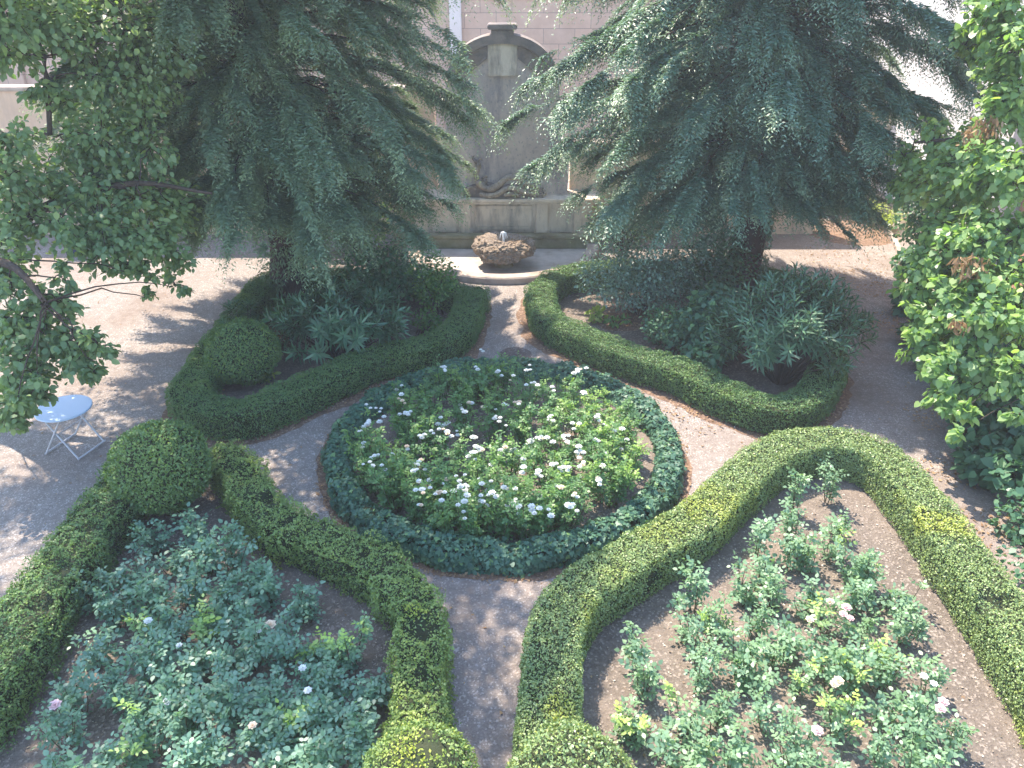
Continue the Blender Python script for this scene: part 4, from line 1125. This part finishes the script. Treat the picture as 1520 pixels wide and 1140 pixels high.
# red soil under the plants in the rear beds
for (px, py, rx, ry) in [(920, 478, .55, .5), (385, 505, .4, .6)]:
    c = G(px, py); pts = [(c[0] + rx * math.cos(a) * (1 + .15 * math.sin(3 * a)), c[1] + ry * math.sin(a) * (1 + .1 * math.cos(2 * a))) for a in np.linspace(0, 6.283, 24)[:-1]]
    o = slab_poly("dry_soil", pts, .010, M['litter']); tag(o, kind='structure')

# ------------------------------------------------------------------ fountain
FX = -0.22
YB = 19.15           # face of the fountain plinth
def fountain_wall():
    root = empty("fountain_wall", (FX, YB, 0), "baroque fountain wall with an arched top between the two yews", "fountain wall")
    # arched slab
    bm = bmesh.new()
    out = [(-1.62, 1.2), (-1.62, 2.2), (-1.40, 2.6), (-1.36, 3.5), (-1.34, 3.9)]
    for k in range(17):
        a = math.pi - math.pi * k / 16
        out.append((1.18 * math.cos(a), 3.95 + .82 * math.sin(a)))
    out += [(1.34, 3.9), (1.36, 3.5), (1.40, 2.6), (1.62, 2.2), (1.62, 1.2)]
    prism(bm, [(FX + x, z) for x, z in out], YB + .30, YB + .75)
    bm_obj("arched_panel", bm, M['render'], root)
    # coping along the arch
    bm = bmesh.new()
    ino = []; ot = []
    for k in range(25):
        a = math.pi * (1 - k / 24)
        ino.append((FX + 1.14 * math.cos(a), 3.93 + .80 * math.sin(a))); ot.append((FX + 1.30 * math.cos(a), 3.95 + .98 * math.sin(a)))
    prism(bm, ino + ot[::-1], YB + .14, YB + .80)
    bm_obj("coping", bm, M['darkstone'], root, .015)
    bm = bmesh.new()                                   # dark recessed fillets under the coping
    for sgn in (-1, 1):
        a0 = [(FX + sgn * (.36 + .70 * k / 8), 3.93 + .78 * math.sin(math.acos((.36 + .70 * k / 8) / 1.13))) for k in range(9)]
        lo = [(FX + sgn * 1.06, 3.86), (FX + sgn * .36, 4.40)]
        pts_ = a0 + lo if sgn > 0 else (a0 + lo)[::-1]
        prism(bm, pts_, YB + .24, YB + .299)
    bm_obj("spandrel", bm, M['darkstone'], root)
    # centre strip of the arch
    bm = bmesh.new(); box(bm, FX - .34, FX + .34, YB + .22, YB + .298, 4.02, 4.72)
    bm_obj("keystone", bm, M['stone'], root, .01)
    # finial
    bm = bmesh.new(); box(bm, FX - .26, FX + .26, YB + .16, YB + .72, 4.80, 5.02); box(bm, FX - .34, FX + .34, YB + .10, YB + .78, 5.022, 5.13)
    bm_obj("finial", bm, M['darkstone'], root, .02)
    # plinth
    bm = bmesh.new()
    box(bm, FX - 2.28, FX + 2.28, YB + .12, YB + .76, 0, 1.06)
    bm_obj("plinth", bm, M['stone'], root, .01)
    for sx, wd in ((-2.02, .44), (-.98, .30), (.98, .30), (2.02, .44)):
        bm = bmesh.new()
        box(bm, FX + sx - wd / 2, FX + sx + wd / 2, YB - .02, YB + .119, .12, 1.06)
        box(bm, FX + sx - wd / 2 - .05, FX + sx + wd / 2 + .05, YB - .08, YB + .118, .0, .30)
        bm_obj("pilaster", bm, M['stone'], root, .015)
    for x0, x1 in ((-.72, .72),):
        bm = bmesh.new()
        box(bm, FX + x0, FX + x1, YB + .06, YB + .117, .36, .44); box(bm, FX + x0, FX + x1, YB + .06, YB + .117, .90, .98)
        box(bm, FX + x0, FX + x0 + .09, YB + .062, YB + .116, .441, .899); box(bm, FX + x1 - .09, FX + x1, YB + .062, YB + .116, .441, .899)
        bm_obj("panel_frame", bm, M['stone'], root, .01)
    bm = bmesh.new()
    for a_, b_ in ((-.82, .82), (-1.76, -1.15), (1.15, 1.76)):
        box(bm, FX + a_, FX + b_, YB + .03, YB + .115, .0, .28)
    bm_obj("blackened_base", bm, M['darkstone'], root, .01)
    bm = bmesh.new(); box(bm, FX - 2.38, FX + 2.38, YB - .08, YB + .80, 1.062, 1.12); box(bm, FX - 2.44, FX + 2.44, YB - .14, YB + .84, 1.122, 1.20)
    bm_obj("cornice", bm, M['stone'], root, .015)
    # bench in front of the plinth
    bm = bmesh.new(); box(bm, FX - 2.75, FX + 2.45, YB - .36, YB - .09, 0, .26); box(bm, FX - 2.79, FX + 2.49, YB - .40, YB - .085, .262, .34)
    bm_obj("bench", bm, M['bench'], root, .02)
    # carving: intertwined scrolls, a tail and a head
    def blob_tube(name, pts, rad):
        q = resample(np.array(pts, float), .03); rr = np.interp(np.linspace(0, 1, len(q)), np.linspace(0, 1, len(rad)), rad)
        rr = rr * (1 + .10 * np.sin(np.arange(len(q)) * .9))
        t = Tubes(14); t.add(q, rr); return t
    yf = YB + .10
    t = Tubes(14)
    def swirl(pts, r0, r1, sd, bumps=.22):
        q = resample(np.array([(FX + p[0], yf + p[1], p[2]) for p in pts], float), .022)
        u = np.linspace(0, 1, len(q))
        rr = (r0 + (r1 - r0) * u) * (.75 + .25 * np.sin(np.clip(u * 1.15, 0, 1) * math.pi)) * (1 + bumps * (vnoise(q, 11, sd) - .5) * 2 + .07 * np.sin(np.arange(len(q)) * 1.3))
        t.add(q, rr)
    def volute(cx, cz, r, turns, start, dy, r0):
        a = np.linspace(0, turns * 2 * math.pi, 20)
        swirl([(cx + r * (1 - k / 24) * math.cos(start + x), dy, cz + r * (1 - k / 24) * math.sin(start + x)) for k, x in enumerate(a)], r0, r0 * .55, 3)
    # serpent: raised tail at the left, dip, hump, long slope to the right
    swirl([(-.66, 0, 2.10), (-.60, -.02, 1.98), (-.66, -.03, 1.82), (-.64, -.06, 1.64), (-.50, -.10, 1.48), (-.30, -.12, 1.43), (-.10, -.12, 1.54), (.08, -.12, 1.68), (.28, -.12, 1.72), (.48, -.10, 1.62), (.70, -.06, 1.50), (.96, -.02, 1.42)], .085, .075, 1)
    swirl([(-.66, 0, 2.08), (-.74, -.02, 2.16), (-.70, -.02, 2.22)], .05, .015, 2)
    swirl([(-.64, 0, 2.08), (-.55, -.03, 2.14), (-.50, -.03, 2.10)], .045, .015, 2)
    swirl([(-.58, -.08, 1.30), (-.36, -.16, 1.27), (-.14, -.18, 1.32), (.06, -.18, 1.44), (.26, -.17, 1.47), (.46, -.15, 1.38), (.70, -.10, 1.30), (.98, -.04, 1.27)], .075, .06, 4)
    swirl([(.02, -.20, 1.30), (.20, -.20, 1.33), (.38, -.19, 1.28)], .06, .04, 5)
    volute(-.80, 1.34, .12, 1.4, 0.4, -.05, .055); volute(.98, 1.34, .11, 1.3, 2.6, -.04, .05)
    volute(-.44, 1.62, .10, 1.1, 1.0, -.02, .045)
    t.build("carving", M['sculpt'], root)
    bm = bmesh.new(); prism(bm, [(FX - 1.0, 1.202), (FX + 1.0, 1.202), (FX + .95, 1.42), (FX + .5, 1.55), (FX, 1.45), (FX - .5, 1.55), (FX - .95, 1.40)], YB + .02, YB + .29)
    bm_obj("carving_backing", bm, M['darkstone'], root, .03)
fountain_wall()

def basin():
    root = empty("fountain_basin", (FX, YB - .4, 0), "half round stone basin in front of the fountain wall", "basin")
    cy = YB - .41; ro = 2.40
    bm = bmesh.new(); seg = 48
    a_ = [math.pi + math.pi * k / seg for k in range(seg + 1)]
    prof = [(ro - .30, 0.0), (ro - .30, .13), (ro - .27, .16), (ro - .03, .16), (ro, .13), (ro, 0.0)]
    rings = [[bm.verts.new((FX + r_ * math.cos(a), cy + r_ * math.sin(a), z)) for r_, z in prof] for a in a_]
    for i in range(seg):
        for j in range(len(prof) - 1):
            bm.faces.new((rings[i][j], rings[i + 1][j], rings[i + 1][j + 1], rings[i][j + 1]))
    bm.faces.new(rings[0]); bm.faces.new(rings[-1][::-1])
    bm_obj("rim", bm, M['rim'], root)
    bm = bmesh.new()
    vs = [bm.verts.new((FX + (ro - .29) * math.cos(a), cy + (ro - .29) * math.sin(a), .02)) for a in a_]
    bm.faces.new(vs)
    bm_obj("basin_floor", bm, M['basin'], root)
basin()

def tufa():
    cx, cy = FX + .02, 17.55
    root = empty("fountain_bowl", (cx, cy, 0), "rough brown tufa rock bowl on a short stem in the basin", "fountain")
    bm = bmesh.new(); bmesh.ops.create_icosphere(bm, subdivisions=6, radius=1)
    co = np.array([v.co[:] for v in bm.verts])
    r2 = np.hypot(co[:, 0], co[:, 1])
    z = np.sign(co[:, 2]) * np.abs(co[:, 2]) ** .75 * .28
    rad = .70 * (1 + .05 * np.sin(3 * np.arctan2(co[:, 1], co[:, 0]) + 1))
    P = np.stack([co[:, 0] * rad, co[:, 1] * rad * .92, z], 1)
    dish = np.clip(1 - r2 / .72, 0, 1) * (co[:, 2] > 0)
    P[:, 2] -= dish * .16
    nb = (vnoise(P + 5, 5, 5) - .5) * .14 + (vnoise(P + 5, 13, 6) - .5) * .10 + (vnoise(P + 5, 30, 7) - .5) * .075 + (vnoise(P + 5, 60, 8) - .5) * .04
    P += unit(co * [1, 1, .7]) * (nb * (1 - .6 * dish))[:, None]
    P += [cx, cy, .47]
    for v, p_ in zip(bm.verts, P): v.co = p_
    bm_obj("rock", bm, M['tufa'], root, smooth=False)
    t = Tubes(14); t.add([(cx, cy, .02), (cx, cy, .08), (cx, cy, .26)], [.24, .18, .17]); t.build("stem", M['bench'], root)
    t = Tubes(8); t.add([(cx, cy, .55), (cx + .005, cy, .78), (cx + .01, cy, .86)], [.03, .022, .012])
    for k in range(7):
        a = k * .9; t.add([(cx, cy, .84), (cx + .06 * math.cos(a), cy + .06 * math.sin(a), .82), (cx + .09 * math.cos(a), cy + .09 * math.sin(a), .70)], [.012, .010, .006])
    t.build("water_jet", M['waterjet'], root)
tufa()

# ------------------------------------------------------------------ garden walls and buildings
def coping_wall(name, x0, x1, y0, y1, h, mat, label, cop=.10):
    root = empty(name, ((x0 + x1) / 2, (y0 + y1) / 2, 0), label, "wall")
    bm = bmesh.new(); box(bm, x0, x1, y0, y1, 0, h); bm_obj("wall_face", bm, mat, root)
    bm = bmesh.new(); box(bm, x0 - .02, x1 + .02, y0 - .06, y1 + .06, h + .002, h + cop); bm_obj("coping", bm, M['rim'], root, .02)
coping_wall("garden_wall", -26, FX - 1.7, 19.95, 20.35, 3.6, M['plaster'], "pink plastered garden wall running left behind the left yew")
coping_wall("garden_wall", 8.0, 10.68, 22.6, 22.95, 2.7, M['stone'], "short stone wall closing the far end of the right path behind the strap plants")
coping_wall("garden_wall", FX + 1.7, 8.0, 19.95, 20.35, 2.3, M['stone'], "rough stone garden wall running right behind the right yew")

def block_mat():
    m, nt, out = nodes_of("ashlar")
    mp = objcoord(nt, (1, 1, 1))
    sx = nt.nodes.new("ShaderNodeSeparateXYZ"); nt.links.new(mp, sx.inputs[0])
    cb = nt.nodes.new("ShaderNodeCombineXYZ"); nt.links.new(sx.outputs[0], cb.inputs[0]); nt.links.new(sx.outputs[2], cb.inputs[1])
    b = N(nt, "ShaderNodeTexBrick", Scale=1.0)
    b.inputs["Color1"].default_value = (0.66, 0.49, 0.38, 1); b.inputs["Color2"].default_value = (0.57, 0.43, 0.34, 1); b.inputs["Mortar"].default_value = (0.34, 0.27, 0.23, 1)
    b.inputs["Mortar Size"].default_value = .012; b.inputs["Brick Width"].default_value = 1.15; b.inputs["Row Height"].default_value = .52
    nt.links.new(cb.outputs[0], b.inputs["Vector"])
    n = noise(nt, 1.7, 6, .7, mp)
    c = mixc(nt, ramp(nt, n.outputs["Fac"], .35, .75), b.outputs["Color"], mixc(nt, 1.0, b.outputs["Color"], (.78, .74, .72), 'MULTIPLY'))
    p = N(nt, "ShaderNodeBsdfPrincipled", Roughness=.9); nt.links.new(c, p.inputs["Base Color"])
    nt.links.new(p.outputs[0], out.inputs[0]); return m
M['ashlar'] = block_mat()
def rear_building():
    root = empty("stone_building", (0, 31, 0), "pinkish stone building rising behind the fountain wall", "building")
    bm = bmesh.new(); box(bm, -30, 16, 31, 40, 0, 11); bm_obj("facade", bm, M['ashlar'], root)
    bm = bmesh.new(); box(bm, -30.1, 16.1, 30.8, 40.1, 11.002, 11.35); bm_obj("cornice", bm, M['stone'], root, .05)
    bm = bmesh.new(); box(bm, -30, 16, 30.9, 30.998, 5.15, 5.32); bm_obj("string_course", bm, M['stone'], root, .02)
    for x in (-18.5, -10, -2.05, 6.2):
        bm = bmesh.new(); box(bm, x - .22, x + .22, 30.86, 30.997, 0, 5.148); bm_obj("pilaster", bm, M['white'] if x == -2.05 else M['ashlar'], root, .02)
    for x in (-22, -14.3, -6.1, 2.2, 10):
        bm = bmesh.new(); box(bm, x - .7, x + .7, 30.88, 30.996, 6.8, 7.0)
        box(bm, x - .75, x - .55, 30.90, 30.995, 7.002, 9.2); box(bm, x + .55, x + .75, 30.90, 30.995, 7.002, 9.2); box(bm, x - .8, x + .8, 30.88, 30.994, 9.202, 9.45)
        f = bm_obj("window", bm, M['stone'], root, .02)
        bm = bmesh.new(); box(bm, x - .54, x + .54, 30.95, 30.993, 7.003, 9.199); bm_obj("shutter", bm, M['darkstone'], f)
rear_building()
def right_building():
    root = empty("white_building", (10.8, 22, 0), "white plastered building wall in full sun behind the lime tree", "building")
    bm = bmesh.new(); box(bm, 10.7, 16, 17.0, 29, 0, 9); bm_obj("wall_face", bm, M['white'], root)
    bm = bmesh.new(); box(bm, 10.6, 16.1, 16.9, 29.1, 9.002, 9.4); bm_obj("cornice", bm, M['rim'], root, .05)
    bm = bmesh.new(); box(bm, 10.62, 10.698, 17.0, 29, 0, .5); bm_obj("skirting", bm, M['rim'], root, .02)
    root = empty("terracotta_building", (11.4, 12, 0), "terracotta coloured house wall glimpsed through the lime leaves", "building")
    bm = bmesh.new(); box(bm, 11.2, 16, 7, 16.8, 0, 7.5); bm_obj("wall_face", bm, M['terra'], root)
    bm = bmesh.new(); box(bm, 11.1, 16.1, 6.9, 16.89, 7.502, 7.8); bm_obj("cornice", bm, M['rim'], root, .04)
right_building()
# low curving kerb at the end of the right path
q = pl([(1300, 335), (1318, 348), (1332, 372), (1340, 400), (1346, 430)])
q = resample(q, .1)
root = empty("stone_kerb", (q[0, 0], q[0, 1], 0), "low curved stone kerb at the end of the right path below the strap plant", "kerb")
bm = bmesh.new()
Tn = unit(np.gradient(q[:, :2], axis=0)); Sn = np.stack([-Tn[:, 1], Tn[:, 0]], 1)
ring = []
for i in range(len(q)):
    ring.append([bm.verts.new((q[i, 0] + Sn[i, 0] * s, q[i, 1] + Sn[i, 1] * s, z)) for s, z in ((-.06, 0), (-.06, .11), (.06, .11), (.06, 0))])
for i in range(len(q) - 1):
    for j in range(3): bm.faces.new((ring[i][j], ring[i + 1][j], ring[i + 1][j + 1], ring[i][j + 1]))
bm.faces.new(ring[0]); bm.faces.new(ring[-1][::-1])
bm_obj("kerb_stone", bm, M['rim'], root)

# ------------------------------------------------------------------ folding table
def table():
    c = G(94, 605, .71)
    root = empty("folding_table", (c[0], c[1], 0), "round pale blue metal folding table under the broadleaf tree", "table")
    bm = bmesh.new(); R0 = .385
    prof = [(0, .714), (R0 - .03, .714), (R0 - .008, .713), (R0, .707), (R0, .690), (R0 - .012, .688), (R0 - .014, .702), (0, .702)]
    seg = 56; rings = []
    for r_, z in prof:
        rings.append([bm.verts.new((c[0], c[1], z))] if r_ == 0 else [bm.verts.new((c[0] + r_ * math.cos(a), c[1] + r_ * math.sin(a), z)) for a in np.linspace(0, 2 * math.pi, seg + 1)[:-1]])
    for A_, B_ in zip(rings[:-1], rings[1:]):
        for j in range(seg):
            if len(A_) == 1: bm.faces.new((A_[0], B_[j], B_[(j + 1) % seg]))
            elif len(B_) == 1: bm.faces.new((A_[j], B_[0], A_[(j + 1) % seg]))
            else: bm.faces.new((A_[j], B_[j], B_[(j + 1) % seg], A_[(j + 1) % seg]))
    bm_obj("table_top", bm, M['tablemetal'], root, smooth=False)
    b0, b1 = G(98, 671)[:2], G(146, 638)[:2]
    u = (b1 - b0) / np.linalg.norm(b1 - b0); v = np.array([u[1], -u[0]])      # v points to the floor bar seen in front
    c2 = c[:2]
    if (np.dot((b0 + b1) / 2 - c2, v) < 0): v = -v
    for sgn, hw in ((1, .28), (-1, .25)):
        t = Tubes(8)
        lo = [np.r_[c2 + v * sgn * .29 + u * s * hw, .015] for s in (-1, 1)]
        hi = [np.r_[c2 - v * sgn * .20 + u * s * hw, .688] for s in (-1, 1)]
        for k in (0, 1): t.add([lo[k], (lo[k] + hi[k]) / 2, hi[k]], [.014] * 3)
        t.add([lo[0] + np.r_[-u * .02, 0.012], lo[1] + np.r_[u * .02, .012]], [.014] * 2)
        t.add([hi[0], hi[1]], [.010] * 2)
        t.build("leg_frame", M['legmetal'], root)
    t = Tubes(8); t.add([np.r_[c2 + v * .05 - u * .27, .345], np.r_[c2 + v * .05 + u * .27, .345]], [.008] * 2); t.build("crossbar", M['legmetal'], root)
table()
# dark blue container far behind the leaves
q = G(115, 378)
root = empty("storage_bin", (q[0], q[1], 0), "small dark blue bin half hidden by leaves at the far side of the yard", "bin")
bm = bmesh.new(); vs = box(bm, q[0] - .22, q[0] + .22, q[1] - .2, q[1] + .2, 0, .55)
for v in vs:
    if v.co.z < .1: v.co.x = q[0] + (v.co.x - q[0]) * .82; v.co.y = q[1] + (v.co.y - q[1]) * .82
bm_obj("bin_body", bm, M['bluebox'], root, .03)
bm = bmesh.new(); box(bm, q[0] - .25, q[0] + .25, q[1] - .23, q[1] + .23, .552, .61); bm_obj("lid", bm, M['bluebox'], root, .02)

print("needles", nl, nr, "objects", len(SC.objects))

# ------------------------------------------------------------------ haze volume added, standing in for window-glass glare
hm = bpy.data.materials.new("glare_haze"); hm.use_nodes = True
hn = hm.node_tree; hn.nodes.clear()
ho = hn.nodes.new("ShaderNodeOutputMaterial"); hv = hn.nodes.new("ShaderNodeVolumePrincipled")
hv.inputs["Color"].default_value = (0.93, 0.96, 1.0, 1); hv.inputs["Density"].default_value = 0.0024; hv.inputs["Anisotropy"].default_value = 0.2
hn.links.new(hv.outputs[0], ho.inputs["Volume"])
bm = bmesh.new(); box(bm, -160, 160, -160, 160, -1.0, 14.5)
o = bm_obj("glare_haze", bm, hm); tag(o, kind='stuff')
